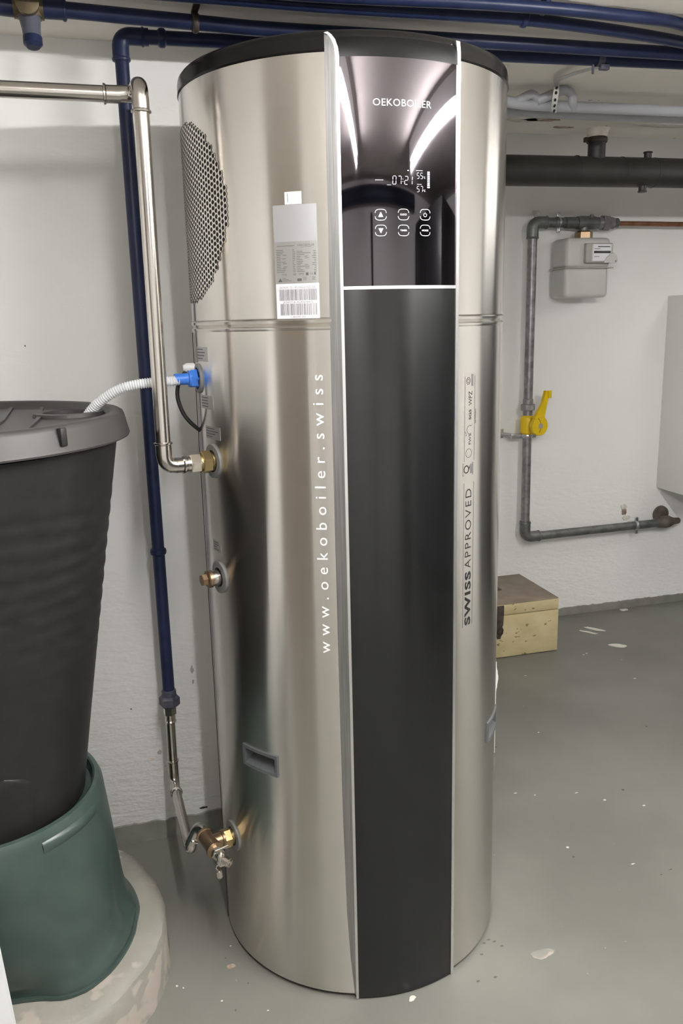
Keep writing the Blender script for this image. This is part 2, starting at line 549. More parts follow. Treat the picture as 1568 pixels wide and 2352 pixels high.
for i, (x, y, rx, ry, mm) in enumerate([(0.775, 1.60, .05, .012, 'plaster'), (0.86, 1.655, .05, .010, 'plaster'), (0.93, 1.655, .02, .008, 'plaster'),
                                        (1.36, 2.665, .06, .035, 'plaster'), (1.43, 2.655, .06, .022, 'rust'), (1.40, 2.665, .02, .012, 'hole'), (1.56, 2.75, .035, .012, 'rust'),
                                        (1.90, 2.67, .12, .022, 'plaster'), (0.30, 1.80, .025, .012, 'rust')]):
    blob(x, y, rx, ry, CEIL - 0.0025, 0.003, mm, ceiling, 'peeled_patch', seed=i)
blob(0.215, 1.745, .02, .006, CEIL - 0.002, 0.003, 'rust', ceiling, 'peeled_patch', seed=33)

# ---------------------------------------------------------------- lamps
LZ = 1.943
def lamp(x, y0, y1, label, tm='tube'):
    t = thing('ceiling_lamp', (x, (y0 + y1) / 2, CEIL), label, 'lamp', 'fluorescent ceiling lamps')
    MB().box((x, (y0 + y1) / 2, CEIL - 0.033), (0.07, y1 - y0 + 0.04, 0.066), 0.006).build('lamp_housing', 'lampbody', t)
    MB().tube([(x, y0, LZ), (x, y1, LZ)], 0.013, 16).build('lamp_tube', tm, t)
    for yy in (y0 - 0.008, y1 + 0.008):
        MB().box((x, yy, 1.972), (0.03, 0.016, 0.09), 0.003).build('lamp_socket', 'lampbody', t)
    return t
lamp(1.36, -0.12, 1.05, 'fluorescent ceiling tube on the right of the room')
lamp(0.20, -0.20, 0.86, 'fluorescent ceiling tube on the left of the room', 'tube_old')

t = thing('ceiling_lamp', (2.75, 2.2, CEIL), 'flat ceiling light over the far recess, outside the picture on the right', 'lamp')
MB().box((2.75, 2.2, CEIL - 0.038), (0.10, 0.50, 0.076), 0.004).build('lamp_housing', 'lampbody', t)
MB().box((2.75, 2.2, CEIL - 0.105), (0.18, 0.72, 0.06), 0.012).build('lamp_diffuser', 'tube_far', t)

# ---------------------------------------------------------------- water heater
BX, BY, BR = 0.494, 1.7441, 0.325
def cp(az, z, r=BR):
    a = R(az)
    return V((BX + r * math.cos(a), BY + r * math.sin(a), z))
heater = thing('water_heater', (BX, BY, 0), 'tall cylindrical brushed stainless steel water heater with a black front strip and control panel', 'water heater')

def shell(z0, z1, r, windows=(), extra_z=(), step=2.0):
    azs = sorted(set([round(-180 + step * i, 3) for i in range(int(360 / step))] + [w_[0] for w_ in windows] + [w_[1] for w_ in windows]))
    nz = max(2, int((z1 - z0) / 0.12))
    zs = sorted(set([round(z0 + (z1 - z0) * i / nz, 4) for i in range(nz + 1)] + [w_[2] for w_ in windows] + [w_[3] for w_ in windows]))
    b = MB()
    na = len(azs)
    for z in zs:
        for a in azs:
            b.v.append(cp(a, z, r))
    for i in range(len(zs) - 1):
        for k in range(na):
            k2 = (k + 1) % na
            am = (azs[k] + (azs[k2] if k2 else azs[0] + 360)) / 2
            zm = (zs[i] + zs[i + 1]) / 2
            if any(w_[0] < am < w_[1] and w_[2] < zm < w_[3] for w_ in windows):
                continue
            b.f.append((i * na + k, i * na + k2, (i + 1) * na + k2, (i + 1) * na + k))
    return b
HW = [(-151.9, -135.6, 0.499, 0.540), (-44.6, -28.3, 0.499, 0.540)]
shell(1.407, 1.829, BR).build('upper_casing', 'steel', heater, uvcyl=True)
shell(0.010, 1.386, BR, HW).build('lower_casing', 'steel', heater, uvcyl=True)
b = MB().lathe((BX, BY, 0), (0, 0, 1), [(1.384, .3245), (1.386, .3252), (1.3885, .3262), (1.391, .3262), (1.3935, .3240), (1.3955, .3225), (1.397, .3240), (1.3985, .3264), (1.403, .3270), (1.4055, .3255), (1.4065, .3238), (1.408, .3245)], 180, cap=False)
b.build('seam_band', 'steel', heater, uvcyl=True)
# cap
prof = [(1.826, .318), (1.830, .3255), (1.8325, .3272), (1.834, .3262), (1.850, .3262), (1.857, .3248), (1.862, .3205), (1.8645, .314), (1.8655, .30), (1.868, .15), (1.868, .0)]
MB().lathe((BX, BY, 0), (0, 0, 1), prof, 180).build('top_cap', 'capblack', heater)
MB().lathe((BX, BY, 0), (0, 0, 1), [(0.0, .312), (0.011, .312)], 120).build('base_ring', 'void', heater)
# vertical joint at the back left
b = MB()
b.grid([[cp(-181.6, z, .3262), cp(-180.9, z, .3275), cp(-180.2, z, .3262)] for z in (0.012, 0.7, 1.384)])
b.build('back_seam', 'void', heater)

# front cover (satin, below), glass panel (above), rounded top piece
def patch(az0, az1, z0, z1, r, thick=0.003, n=16, nz=1, corner=0.0, drop=None):
    b = MB()
    rows = []
    for j in range(nz + 1):
        z = z0 + (z1 - z0) * j / nz
        rows.append([cp(az0 + (az1 - az0) * i / n, z, r) for i in range(n + 1)])
    b.grid(rows)
    inner = [[cp(az0 + (az1 - az0) * i / n, z, r - thick) for i in range(n + 1)] for z in (z0, z1)]
    b.grid([rows[0], inner[0]]); b.grid([rows[-1], inner[1]])
    b.grid([[r_[0] for r_ in rows], [cp(az0, z0 + (z1 - z0) * j / nz, r - thick) for j in range(nz + 1)]])
    b.grid([[r_[-1] for r_ in rows], [cp(az1, z0 + (z1 - z0) * j / nz, r - thick) for j in range(nz + 1)]])
    b.keep = True
    return b
PL, PR_ = -106.75, -69.55
def outward(b):
    """flip faces that look towards the heater's axis"""
    out = []
    for f in b.f:
        p = [b.v[i] for i in f]
        nrm = (p[1] - p[0]).cross(p[2] - p[0])
        c = sum(p, V()) / len(p)
        if nrm.dot(V((c.x - BX, c.y - BY, 0))) < 0:
            f = tuple(reversed(f))
        out.append(f)
    b.f = out
    return b
outward(patch(PL, PR_, 0.004, 1.4525, .3305, .006, 40, 10)).build('front_cover', 'coverblack', heater, uvcyl=True)
outward(patch(PL, PR_, 1.4525, 1.4580, .3315, .006, 40, 1)).build('divider_strip', 'trimedge', heater)
panel = outward(patch(PL, PR_, 1.4580, 1.8195, .3305, .006, 60, 8)).build('control_panel', 'glass', heater)
b = MB()
rows = []
for z, r in [(1.8195, .3303), (1.828, .3302), (1.837, .3296), (1.845, .3282), (1.850, .3262), (1.853, .3235), (1.8545, .319)]:
    rows.append([cp(PL + (PR_ - PL) * i / 40, z, r) for i in range(41)])
b.grid(rows)
b.build('panel_top', 'satin', heater)

# left trim: a wide brushed plate and a bright edge with a rounded top; right trim: edge only
att = [(0.010, -108.2), (0.098, -109.45), (0.203, -110.36), (0.40, -110.95), (0.60, -111.12), (0.78, -111.2), (1.08, -111.27), (1.40, -111.2), (1.71, -110.93), (1.78, -110.85)]
def interp(tab, z):
    if z <= tab[0][0]: return tab[0][1]
    for (a, x), (c, y) in zip(tab, tab[1:]):
        if z <= c:
            return x + (y - x) * (z - a) / (c - a)
    return tab[-1][1]
arcI = [(1.812, -107.56), (1.821, -107.6), (1.834, -107.9), (1.845, -108.6), (1.852, -109.55), (1.8555, -110.65)]
arcO = [(1.812, -106.58), (1.822, -106.6), (1.833, -106.86), (1.845, -107.6), (1.852, -108.55), (1.8565, -109.6)]
b = MB()
rows = []
for z in [0.010, 0.05, 0.098, 0.15, 0.203, 0.3, 0.4, 0.6, 0.78, 1.08, 1.4, 1.71, 1.80]:
    a0, a1 = interp(att, z), -107.6
    rows.append([cp(a0, z, .3245)] + [cp(a0 + (a1 - a0) * k / 4, z, .3258 + (.332 - .3258) * k / 4) for k in range(5)])
for z, a1 in arcI:
    a0 = min(-110.75, a1 - 0.02)
    zz = z
    rows.append([cp(a0, zz, .3245)] + [cp(a0 + (a1 - a0) * k / 4, zz, .3268 + (.332 - .3268) * k / 4) for k in range(5)])
b.grid(rows)
b.build('trim_plate', 'trimplate', heater, uvcyl=True)
b = MB()
rows = []
def edge_row(z, a0, a1, z1=None):
    return [cp(a0, z, .329), cp(a0, z, .3322), cp(a1, z1 or z, .3322), cp(a1, z1 or z, .3265)]
for z in [0.003, 0.2, 0.6, 1.0, 1.4, 1.6, 1.8]:
    rows.append(edge_row(z, -107.62, -106.72))
for (zi, ai), (zo, ao) in zip(arcI, arcO):
    rows.append(edge_row(zi, ai, ao, zo))
b.grid(rows)
b.build('trim_edge', 'trimedge', heater)
b = MB()
rows = [edge_row(z, a0, a1) for z, a0, a1 in [(0.002, -69.55, -68.25), (0.6, -69.6, -68.3), (1.2, -69.65, -68.35), (1.6, -69.6, -68.35), (1.82, -69.5, -68.3), (1.84, -69.7, -68.35), (1.856, -70.2, -68.7)]]
for r_ in rows:
    r_.append(r_[-1] + V((0.0, 0.004, 0)))
b.grid(rows)
b.build('trim_edge', 'trimedge', heater)

# perforated ventilation plate: hexagonal cells with a round hole each
def vent():
    az0, z0, rad, pitch, rr = -175.0, 1.605, 0.1675, 0.0103, 0.0039
    b, h = MB(), MB()
    rowh = pitch * math.sqrt(3) / 2
    n = int(rad / rowh) + 1
    def P(u, v, r):
        return cp(az0 + math.degrees(u / BR), z0 + v, r)
    cells = []
    for i in range(-n, n + 1):            # columns of holes
        for j in range(-n - 2, n + 3):
            u = i * rowh
            v = (j + (0.5 if i % 2 else 0)) * pitch
            if math.hypot(u, v) < rad - rr:
                cells.append((u, v))
    K = 12
    for u, v in cells:
        o = len(b.v)
        R_ = pitch / math.sqrt(3)
        for k in range(K):
            a = 2 * math.pi * k / K
            hexr = R_ * math.cos(math.pi / 6) / math.cos(((a) % (math.pi / 3)) - math.pi / 6)
            b.v.append(P(u + hexr * math.cos(a), v + hexr * math.sin(a), BR + 0.0012))
            b.v.append(P(u + rr * math.cos(a), v + rr * math.sin(a), BR + 0.0014))
            b.v.append(P(u + rr * math.cos(a), v + rr * math.sin(a), BR + 0.0005))
        for k in range(K):
            k2 = (k + 1) % K
            b.f.append((o + 3 * k, o + 3 * k2, o + 3 * k2 + 1, o + 3 * k + 1))
            b.f.append((o + 3 * k + 1, o + 3 * k2 + 1, o + 3 * k2 + 2, o + 3 * k + 2))
        o = len(h.v)
        for k in range(K):
            a = 2 * math.pi * k / K
            h.v.append(P(u + rr * 1.05 * math.cos(a), v + rr * 1.05 * math.sin(a), BR + 0.0005))
        h.f.append(tuple(range(o, o + K)))
    g = b.build('vent_grille', 'steel', heater, uvcyl=True, smooth=50)
    outward(h)
    h.keep = True
    h.build('grille_backing', 'void', g)
vent()

# carrying handles: recessed troughs with a frame
for a0, a1, z0, z1 in HW:
    b = MB()
    n = 10
    def arc(az_in0, az_in1, z, r):
        return [cp(az_in0 + (az_in1 - az_in0) * i / n, z, r) for i in range(n + 1)]
    m_ = 0.7
    outer = [arc(a0 - .4, a1 + .4, z1 + .003, .3245), arc(a0 - .4, a1 + .4, z1 + .003, .3285), arc(a0 + m_, a1 - m_, z1 - .004, .3285), arc(a0 + m_, a1 - m_, z1 - .004, .300),
             arc(a0 + m_, a1 - m_, z0 + .016, .302), arc(a0 + m_, a1 - m_, z0 + .003, .3275), arc(a0 - .4, a1 + .4, z0 - .003, .3285), arc(a0 - .4, a1 + .4, z0 - .003, .3245)]
    b.grid(outer)
    for aa, ab in ((a0 - .4, a0 + m_), (a1 + .4, a1 - m_)):
        b.grid([[cp(aa, z1 + .003, .3285), cp(aa, z0 - .003, .3285)], [cp(ab, z1 - .004, .3285), cp(ab, z0 + .003, .3275)]])
        b.grid([[cp(aa, z1 + .003, .3245), cp(aa, z0 - .003, .3245)], [cp(aa, z1 + .003, .3285), cp(aa, z0 - .003, .3285)]])
        b.add([cp(ab, z1 - .004, .3285), cp(ab, z1 - .004, .300), cp(ab, z0 + .016, .302), cp(ab, z0 + .003, .3275)], [(0, 1, 2, 3)])
    b.build('recessed_handle', 'handle', heater, smooth=25)

# lettering on curved surfaces
def text_geo(s_, spacing=1.0, bold=0.0, res=3):
    cu = bpy.data.curves.new('t', 'FONT')
    cu.body = s_
    cu.size = 1
    cu.space_character = spacing
    cu.offset = bold
    cu.resolution_u = res
    cu.fill_mode = 'FRONT'
    ob = bpy.data.objects.new('t', cu)
    COL.objects.link(ob)
    dg = bpy.context.evaluated_depsgraph_get()
    me = bpy.data.meshes.new_from_object(ob.evaluated_get(dg))
    vs = [v.co.copy() for v in me.vertices]
    fs = [tuple(p.vertices) for p in me.polygons]
    bpy.data.objects.remove(ob)
    bpy.data.curves.remove(cu)
    bpy.data.meshes.remove(me)
    x0, x1 = min(v.x for v in vs), max(v.x for v in vs)
    y0, y1 = min(v.y for v in vs), max(v.y for v in vs)
    return [((v.x - x0) / (x1 - x0), (v.y - y0) / (y1 - y0)) for v in vs], fs

def flat_on_cyl(uv, fs, az0, az1, z0, z1, r, up=False):
    """unit-square artwork onto the cylinder; up=True reads bottom to top"""
    b = MB()
    if up:
        vs = [cp(az1 + (az0 - az1) * v, z0 + (z1 - z0) * u, r) for u, v in uv]
    else:
        vs = [cp(az0 + (az1 - az0) * u, z0 + (z1 - z0) * v, r) for u, v in uv]
    b.add(vs, fs)
    outward(b)
    b.keep = True
    return b
def ctext(s_, az0, az1, z0, z1, r, m, parent, up=False, spacing=1.0, bold=0.0, name='lettering'):
    uv, fs = text_geo(s_, spacing, bold)
    return flat_on_cyl(uv, fs, az0, az1, z0, z1, r, up).build(name, m, parent, smooth=0)
def crects(rects, r, m, parent, name):
    """rects: (az0, az1, z0, z1)"""
    b = MB()
    for a0, a1, z0, z1 in rects:
        n = max(1, int(abs(a1 - a0) / 2))
        b.grid([[cp(a0 + (a1 - a0) * i / n, z, r) for i in range(n + 1)] for z in (z0, z1)])
    outward(b)
    b.keep = True
    return b.build(name, m, parent, smooth=0)
def cpoly(pts, r, m, parent, name):
    b = MB().add([cp(a, z, r) for a, z in pts], [tuple(range(len(pts)))])
    outward(b); b.keep = True
    return b.build(name, m, parent, smooth=0)
def cstroke(pts, wd, r, m=None, parent=None, name=None, close=False, mb_=None):
    """thin line drawn on the cylinder; pts (az, z); width in metres"""
    b = mb_ or MB()
    k = R(1) * BR
    q = [(a * k, z) for a, z in pts]
    if close:
        q = q + [q[0]]
    for (x0, y0), (x1, y1) in zip(q, q[1:]):
        l = math.hypot(x1 - x0, y1 - y0) or 1
        nx, ny = -(y1 - y0) / l * wd / 2, (x1 - x0) / l * wd / 2
        b.add([cp(x / k, y, r) for x, y in ((x0 + nx, y0 + ny), (x0 - nx, y0 - ny), (x1 - nx, y1 - ny), (x1 + nx, y1 + ny))], [(0, 1, 2, 3)])
    if mb_ is not None:
        return b
    outward(b); b.keep = True
    return b.build(name, m, parent, smooth=0)
GR = .3310
ctext('OEKOBOILER', -97.17, -79.07, 1.7455, 1.7565, GR, 'white_print', panel, spacing=1.05, bold=0.0)
# seven-segment clock and temperatures
SEG = {'0': 'abcdef', '1': 'bc', '2': 'abged', '5': 'afgcd', '7': 'abc'}
def seven(b, ch, az, z, wdeg, h, wd):
    k = R(1) * BR
    L = {'a': ((0.12, 1), (0.88, 1)), 'd': ((0.12, 0), (0.88, 0)), 'g': ((0.12, .5), (0.88, .5)), 'f': ((0, .56), (0, .95)), 'e': ((0, .05), (0, .44)), 'b': ((1, .56), (1, .95)), 'c': ((1, .05), (1, .44))}
    for s_ in SEG[ch]:
        (x0, y0), (x1, y1) = L[s_]
        cstroke([(az + wdeg * x0 + 0.1 * y0, z + h * y0), (az + wdeg * x1 + 0.1 * y1, z + h * y1)], wd, GR, mb_=b)
b = MB()
for ch, az in (('0', -91.55), ('7', -89.95), ('2', -87.85), ('1', -86.45)):
    seven(b, ch, az, 1.6235, 1.0, 0.013, 0.0009)
for zz in (1.6280, 1.6320):
    cstroke([(-88.44, zz), (-88.26, zz)], 0.0009, GR, mb_=b)
outward(b); b.keep = True
b.build('clock_digits', 'led', panel, smooth=0)
b = MB()
for ch, az, zz in (('5', -83.9, 1.6335), ('5', -82.75, 1.6335), ('5', -83.9, 1.6122), ('7', -82.75, 1.6122)):
    seven(b, ch, az, zz, 0.72, 0.0092, 0.00065)
outward(b); b.keep = True
b.build('temperature_digits', 'led', panel, smooth=0)
for zz in (1.6337, 1.6126):
    ctext('°C', -81.75, -81.08, zz, zz + 0.0036, GR, 'led', panel)
b = MB()
for i in range(9):
    z = 1.6190 + i * 0.00305
    b.grid([[cp(-80.40 + 0.82 * k / 2, zz, GR) for k in range(3)] for zz in (z, z + 0.0021)])
outward(b); b.keep = True
b.build('level_bar', 'led', panel, smooth=0)
for q_ in [(-84.15, -82.0, 1.6458, 1.6466), (-83.85, -82.35, 1.6240, 1.6247), (-93.25, -92.1, 1.6220, 1.6226), (-96.8, -94.4, 1.6295, 1.6303)]:
    crects([q_], GR, 'led', panel, 'status_bar')
cpoly([(-87.05, 1.6452), (-86.40, 1.6452), (-86.72, 1.6472)], GR, 'led', panel, 'status_symbol')
# touch buttons
def button(az, z, kind):
    k = R(1) * BR
    hw = 0.0096
    def ring(t):
        a = t * 2 * math.pi
        c, s_ = math.cos(a), math.sin(a)
        e = 0.62
        return (az + hw * math.copysign(abs(c) ** e, c) / k, z + 0.0088 * math.copysign(abs(s_) ** e, s_))
    b = MB()
    for t0, t1 in ((0.025, 0.475), (0.525, 0.975)):
        pts = [ring(t0 + (t1 - t0) * i / 22) for i in range(23)]
        cstroke(pts, 0.0009, GR, mb_=b)
    if kind == 'up':
        b.add([cp(az + x / k, z + y, GR) for x, y in ((-.0042, -.0036), (.0042, -.0036), (.0006, .0040), (-.0006, .0040))], [(0, 1, 2, 3)])
    if kind == 'down':
        b.add([cp(az + x / k, z + y, GR) for x, y in ((-.0042, .0036), (.0042, .0036), (.0006, -.0040), (-.0006, -.0040))], [(0, 1, 2, 3)])
    if kind == 'power':
        cstroke([(az + 0.0030 * math.sin(R(a)) / k, z - 0.0004 + 0.0030 * math.cos(R(a))) for a in range(40, 321, 20)], 0.0009, GR, mb_=b)
        cstroke([(az, z + 0.0038), (az, z + 0.0006)], 0.0009, GR, mb_=b)
    outward(b); b.keep = True
    o = b.build('touch_button', 'white_print', panel, smooth=0)
    if kind in ('CLOCK', 'TIMER', 'MODE'):
        ctext(kind, az - 1.08, az + 1.08, z - 0.0014, z + 0.0014, GR, 'white_print', panel, bold=0.01)
for az, z, kd in ((-95.26, 1.5745, 'up'), (-88.24, 1.5750, 'CLOCK'), (-81.12, 1.5755, 'power'), (-95.26, 1.5490, 'down'), (-88.24, 1.5492, 'TIMER'), (-81.12, 1.5497, 'MODE')):
    button(az, z, kd)

# rating label: silver top field, printed plate, white bar code field
LR = BR + 0.0007
lab = outward(patch(-128.3, -114.4, 1.406, 1.596, BR + 0.0004, 0.0008, 14, 2)).build('rating_label', 'labelgrey', heater)
crects([(-128.15, -114.5, 1.466, 1.536)], LR - 0.0001, 'labelplate', lab, 'printed_plate')
crects([(-128.1, -114.2, 1.4065, 1.4655)], LR - 0.0001, 'labelwhite', lab, 'bar_code_field')
ctext('OEKOBOILER', -120.6, -115.3, 1.5275, 1.5310, LR, 'ink', lab, spacing=1.05)
ctext('LRCK241101i  RS-Oekob 02D/300l', -127.0, -115.2, 1.4572, 1.4612, LR, 'ink', lab)
ctext('202402GB14CA56F4475', -126.0, -116.3, 1.4325, 1.4360, LR, 'ink', lab)
ctext('1.08.090.005', -123.5, -118.6, 1.4075, 1.4108, LR, 'ink', lab)
rnd = random.Random(3)
bars = []
for a0, a1, z0, z1 in ((-127.15, -114.9, 1.4370, 1.4562), (-126.9, -115.0, 1.4120, 1.4318)):
    a = a0
    while a < a1 - 0.1:
        w_ = rnd.choice((0.05, 0.05, 0.1, 0.15))
        bars.append((a, min(a + w_, a1), z0, z1))
        a += w_ + rnd.choice((0.05, 0.06, 0.1, 0.14))
crects(bars, LR, 'ink', lab, 'bar_code')
lines = []
for i in range(14):
    z = 1.5215 - i * 0.0028
    lines.append((-127.6, -127.6 + rnd.uniform(1.0, 3.6), z, z + 0.0008))
    lines.append((-122.3, -122.3 + rnd.uniform(.4, 1.0), z, z + 0.0008))
    if i > 0:
        lines.append((-121.0, -121.0 + rnd.uniform(1.8, 4.6), z, z + 0.0008))
        x = rnd.uniform(.4, 1.4)
        lines.append((-114.9 - x, -114.9, z, z + 0.0008))
lines += [(-127.3, -121.6, 1.5285, 1.5293), (-119.6, -116.2, 1.5258, 1.5262)]
for i in range(3):
    lines.append((-125.9, -125.9 + 1.2 + i * 0.9, 1.4745 - i * 0.0021, 1.4751 - i * 0.0021))
    lines.append((-119.2, -115.3, 1.4755 - i * 0.0021, 1.4761 - i * 0.0021))
crects(lines, LR, 'ink', lab, 'fine_print')
ctext('FWS', -125.9, -124.4, 1.4795, 1.4825, LR, 'ink', lab)
ctext('SGS', -122.3, -121.3, 1.4795, 1.4825, LR, 'ink', lab, bold=.02)
ctext('WPZ', -120.6, -118.8, 1.4795, 1.4830, LR, 'ink', lab)
ctext('CE', -116.9, -116.0, 1.4800, 1.4828, LR, 'ink', lab)
cpoly([(-127.3, 1.469), (-125.9, 1.469), (-126.6, 1.4755)], LR, 'ink', lab, 'warning_triangle')
crects([(-121.0, -119.6, 1.4695, 1.4740), (-118.2, -117.4, 1.479, 1.4835), (-115.6, -115.1, 1.4795, 1.484)], LR, 'ink', lab, 'symbols')
st = outward(patch(-124.2, -118.9, 1.5965, 1.6168, BR + 0.0008, 0.0006, 5, 1)).build('white_sticker', 'labelwhite', heater)
crects([(-123.3, -123.15, 1.6000, 1.6140)], BR + 0.001, 'ink', st, 'fine_print')

# web address film and lettering, beside the left trim
fl = outward(patch(-118.6, -113.4, 0.776, 1.306, BR + 0.0003, 0.0005, 5, 4)).build('lettering_film', 'film', heater)
ctext('www.oekoboiler.swiss', -117.45, -113.85, 0.7800, 1.308, BR + 0.0006, 'letter_white', fl, up=True, spacing=1.75, bold=0.0)
# approval mark on the right
fr = outward(patch(-64.6, -57.6, 0.790, 1.30, BR + 0.0003, 0.0005, 6, 4)).build('lettering_film', 'film', heater)
FR = BR + 0.00046
ctext('SWISS', -62.75, -59.45, 0.7975, 0.910, FR, 'letter_black', fr, up=True, spacing=1.15, bold=0.035)
ctext('APPROVED', -62.85, -59.65, 0.9165, 1.0775, FR, 'letter_black', fr, up=True, spacing=1.25, bold=-0.006)
b = MB()
for a in (-63.75, -58.35):
    cstroke([(a, 0.795), (a, 1.090)], 0.0006, FR, mb_=b)
    cstroke([(a, 1.132), (a, 1.294)], 0.0006, FR, mb_=b)
cstroke([(-64.4, 1.105), (-64.4, 1.128), (-58.9, 1.128), (-58.9, 1.105)], 0.0007, FR, close=True, mb_=b)
cstroke([(-61.4 + 1.6 * math.cos(R(t)), 1.1475 + .0085 * math.sin(R(t))) for t in range(0, 360, 18)], 0.0007, FR, close=True, mb_=b)
cstroke([(-62.0 + 1.05 * math.cos(R(t)), 1.2850 + .0065 * math.sin(R(t))) for t in range(0, 360, 18)], 0.0009, FR, close=True, mb_=b)
cstroke([(-62.0 + .6 * math.cos(R(t)), 1.2850 + .0038 * math.sin(R(t))) for t in range(0, 360, 18)], 0.0009, FR, close=True, mb_=b)
cstroke([(-60.1, 1.186), (-61.2, 1.184), (-62.1, 1.187), (-62.5, 1.193), (-62.0, 1.199), (-61.0, 1.201), (-60.2, 1.199), (-60.0, 1.202)], 0.0007, FR, mb_=b)
for t in range(-30, 60, 22):
    cstroke([(-62.4 + .35 * math.cos(R(90 + t)) - .3, 1.184 + .003 * math.sin(R(t))), (-63.2 + .2 * math.cos(R(90 + t)) - .1, 1.184 + .007 * math.sin(R(t)))], 0.0005, FR, mb_=b)
outward(b); b.keep = True
b.build('emblem_lines', 'letter_black', fr, smooth=0)
ctext('Q', -64.0, -60.6, 1.1085, 1.1245, FR, 'letter_black', fr, up=True)
for q_ in [(-60.4, -59.2, 1.107, 1.126), (-60.3, -59.3, 1.275, 1.297)]:
    crects([q_], FR, 'ink', fr, 'emblem_bar')
ctext('FWS', -61.5, -60.2, 1.164, 1.184, FR, 'letter_black', fr, up=True)
ctext('SGS', -61.5, -60.2, 1.2115, 1.231, FR, 'letter_black', fr, up=True, bold=.02)
ctext('WPZ', -61.7, -59.9, 1.2385, 1.2655, FR, 'letter_black', fr, up=True)
ctext('zertifiziert', -58.3, -57.5, 1.203, 1.231, FR, 'letter_black', fr, up=True)

# small notices on the left flank
for k_, (a0, a1, z0, z1) in enumerate([(-174, -162.3, 1.329, 1.357), (-171.6, -160.2, 1.236, 1.263), (-168.2, -156.4, 1.178, 1.203), (-167.5, -160.5, 0.945, 0.968)]):
    s_ = outward(patch(a0, a1, z0, z1, BR + 0.0004, 0.0006, 6, 1)).build('notice_label', 'labelplate', heater)
    h = z1 - z0
    ls = []
    for q in range(4):
        ls.append((a0 + 0.8, a0 + 0.8 + (a1 - a0 - 2) * (0.5 + 0.5 * rnd.random()), z0 + h * (0.16 + 0.21 * q), z0 + h * (0.23 + 0.21 * q)))
    crects(ls, BR + 0.0007, 'ink', s_, 'fine_print')

# ports on the left flank
def frame(az, z):
    a = R(az)
    rad = V((math.cos(a), math.sin(a), 0))
    return cp(az, z), rad, V((-math.sin(a), math.cos(a), 0))
def flange(az, z, rout, rin, m='flange', th=0.004):
    p, rad, tan = frame(az, z)
    b = MB()
    K = 40
    rows = [[], [], [], []]
    for k in range(K):
        a = 2 * math.pi * k / K
        for i, (rr, hh) in enumerate(((rout, -0.0006), (rout * 0.985, th), (rin, th), (rin, -0.0006))):
            u, v = rr * math.cos(a), rr * math.sin(a)
            rows[i].append(cp(az + math.degrees(u / BR), z + v, BR + hh))
    b.grid(rows, close=True)
    o = b.build('port_flange', m, heater)
    K = 24
    d = MB().add([cp(az + math.degrees(rin * math.cos(2 * math.pi * k / K) / BR), z + rin * math.sin(2 * math.pi * k / K), BR + 0.0004) for k in range(K)], [tuple(range(K))])
    outward(d); d.keep = True
    d.build('port_opening', 'void', o, smooth=0)
    return o
HOT = (-162.7, 1.134)
MID = (-163.0, 0.892)
LOW = (-164.6, 0.286)
CON = (-174.0, 1.294)
flange(*HOT, 0.034, 0.022)
flange(*MID, 0.034, 0.0205)
flange(*LOW, 0.034, 0.021)
flange(*CON, 0.030, 0.022)
p, rad, tan = frame(*MID)
b = MB().lathe(p, rad, [(0, .0165), (.020, .0165)], 24)
b.build('threaded_socket', 'stainless', heater)
b = MB().lathe(p, rad, [(.020, .0185), (.027, .0185), (.029, .0165)], 24)
hexnut(b, p + rad * .029, rad, .0125, .012)
tag(b.build('plug', 'bronze', heater), 'bronze hexagonal plug')
for az, z in (HOT, LOW):
    p, rad, tan = frame(az, z)
    b = MB().lathe(p, rad, [(-.002, .0175), (.008, .0175)], 24)
    b.build('threaded_socket', 'stainless', heater)
# blue condensate nozzle
p, rad, tan = frame(*CON)
b = MB()
hexnut(b, p + rad * .004, rad, .0185, .014, start=0.2)
b.lathe(p + rad * .004, rad, [(.012, .0165), (.017, .0165), (.018, .0115), (.045, .0112), (.045, .0085)], 24)
for k in range(4):
    b.tube([p + rad * .0 + tan * .013 * math.cos(k * 1.57) + V((0, 0, .013 * math.sin(k * 1.57))), p + rad * .008 + tan * .017 * math.cos(k * 1.57) + V((0, 0, .017 * math.sin(k * 1.57)))], .003, 8)
tag(b.build('drain_nozzle', 'nozzle', heater), 'translucent blue drain nozzle')
nozzle_end = p + rad * .047
# black cable with a white plug
b = MB().tube(smoothline([cp(-180.5, 1.306, .327), (0.150, 1.752, 1.305), (0.136, 1.742, 1.292), (0.129, 1.738, 1.272), (0.129, 1.738, 1.250), (0.137, 1.738, 1.224), (0.150, 1.739, 1.204), cp(180, 1.186, .3255), cp(178, 1.182, .318)]), 0.0042, 10)
tag(b.build('cable', 'blackcable', heater), 'black cable looping back into the casing')
b = MB().lathe(cp(-181.5, 1.3135, .326), V((-1, 0, 0)), [(0, .010), (.016, .010), (.024, .006)], 18)
b.build('plug_cap', 'whiteplastic', heater)
WHT = heater

# ---------------------------------------------------------------- press-fit stainless pipework
PR = 0.0140
def sleeve(mb_, p, ax, r=PR, l=0.026):
    """press-fit socket ending at p, pipe goes on along ax"""
    ax = V(ax).normalized()
    mb_.lathe(V(p) - ax * l, ax, [(0, r + .0012), (l - .006, r + .0012), (l - .004, r + .0035), (l - .001, r + .0038), (l, r + .0015)], 24)
t = thing('hot_water_pipe', (0.09, 1.614, 1.12), 'bright stainless steel pipe along the wall, dropping to the heater\'s upper port', 'pipe')
p, rad, tan = frame(*HOT)
vx = p + rad * 0.102
bot = V((vx.x, vx.y, p.z))
ztop = 1.805
b = MB().tube([(bot.x, bot.y, p.z + 0.030), (bot.x + 0.003, bot.y, ztop - 0.034)], PR, 24)
b.build('pipe_run', 'stainless', t)
b = MB().tube(rounded([bot + rad * -0.050, bot, bot + V((0, 0, 0.045))], 0.030, 10), PR + .0006, 24)
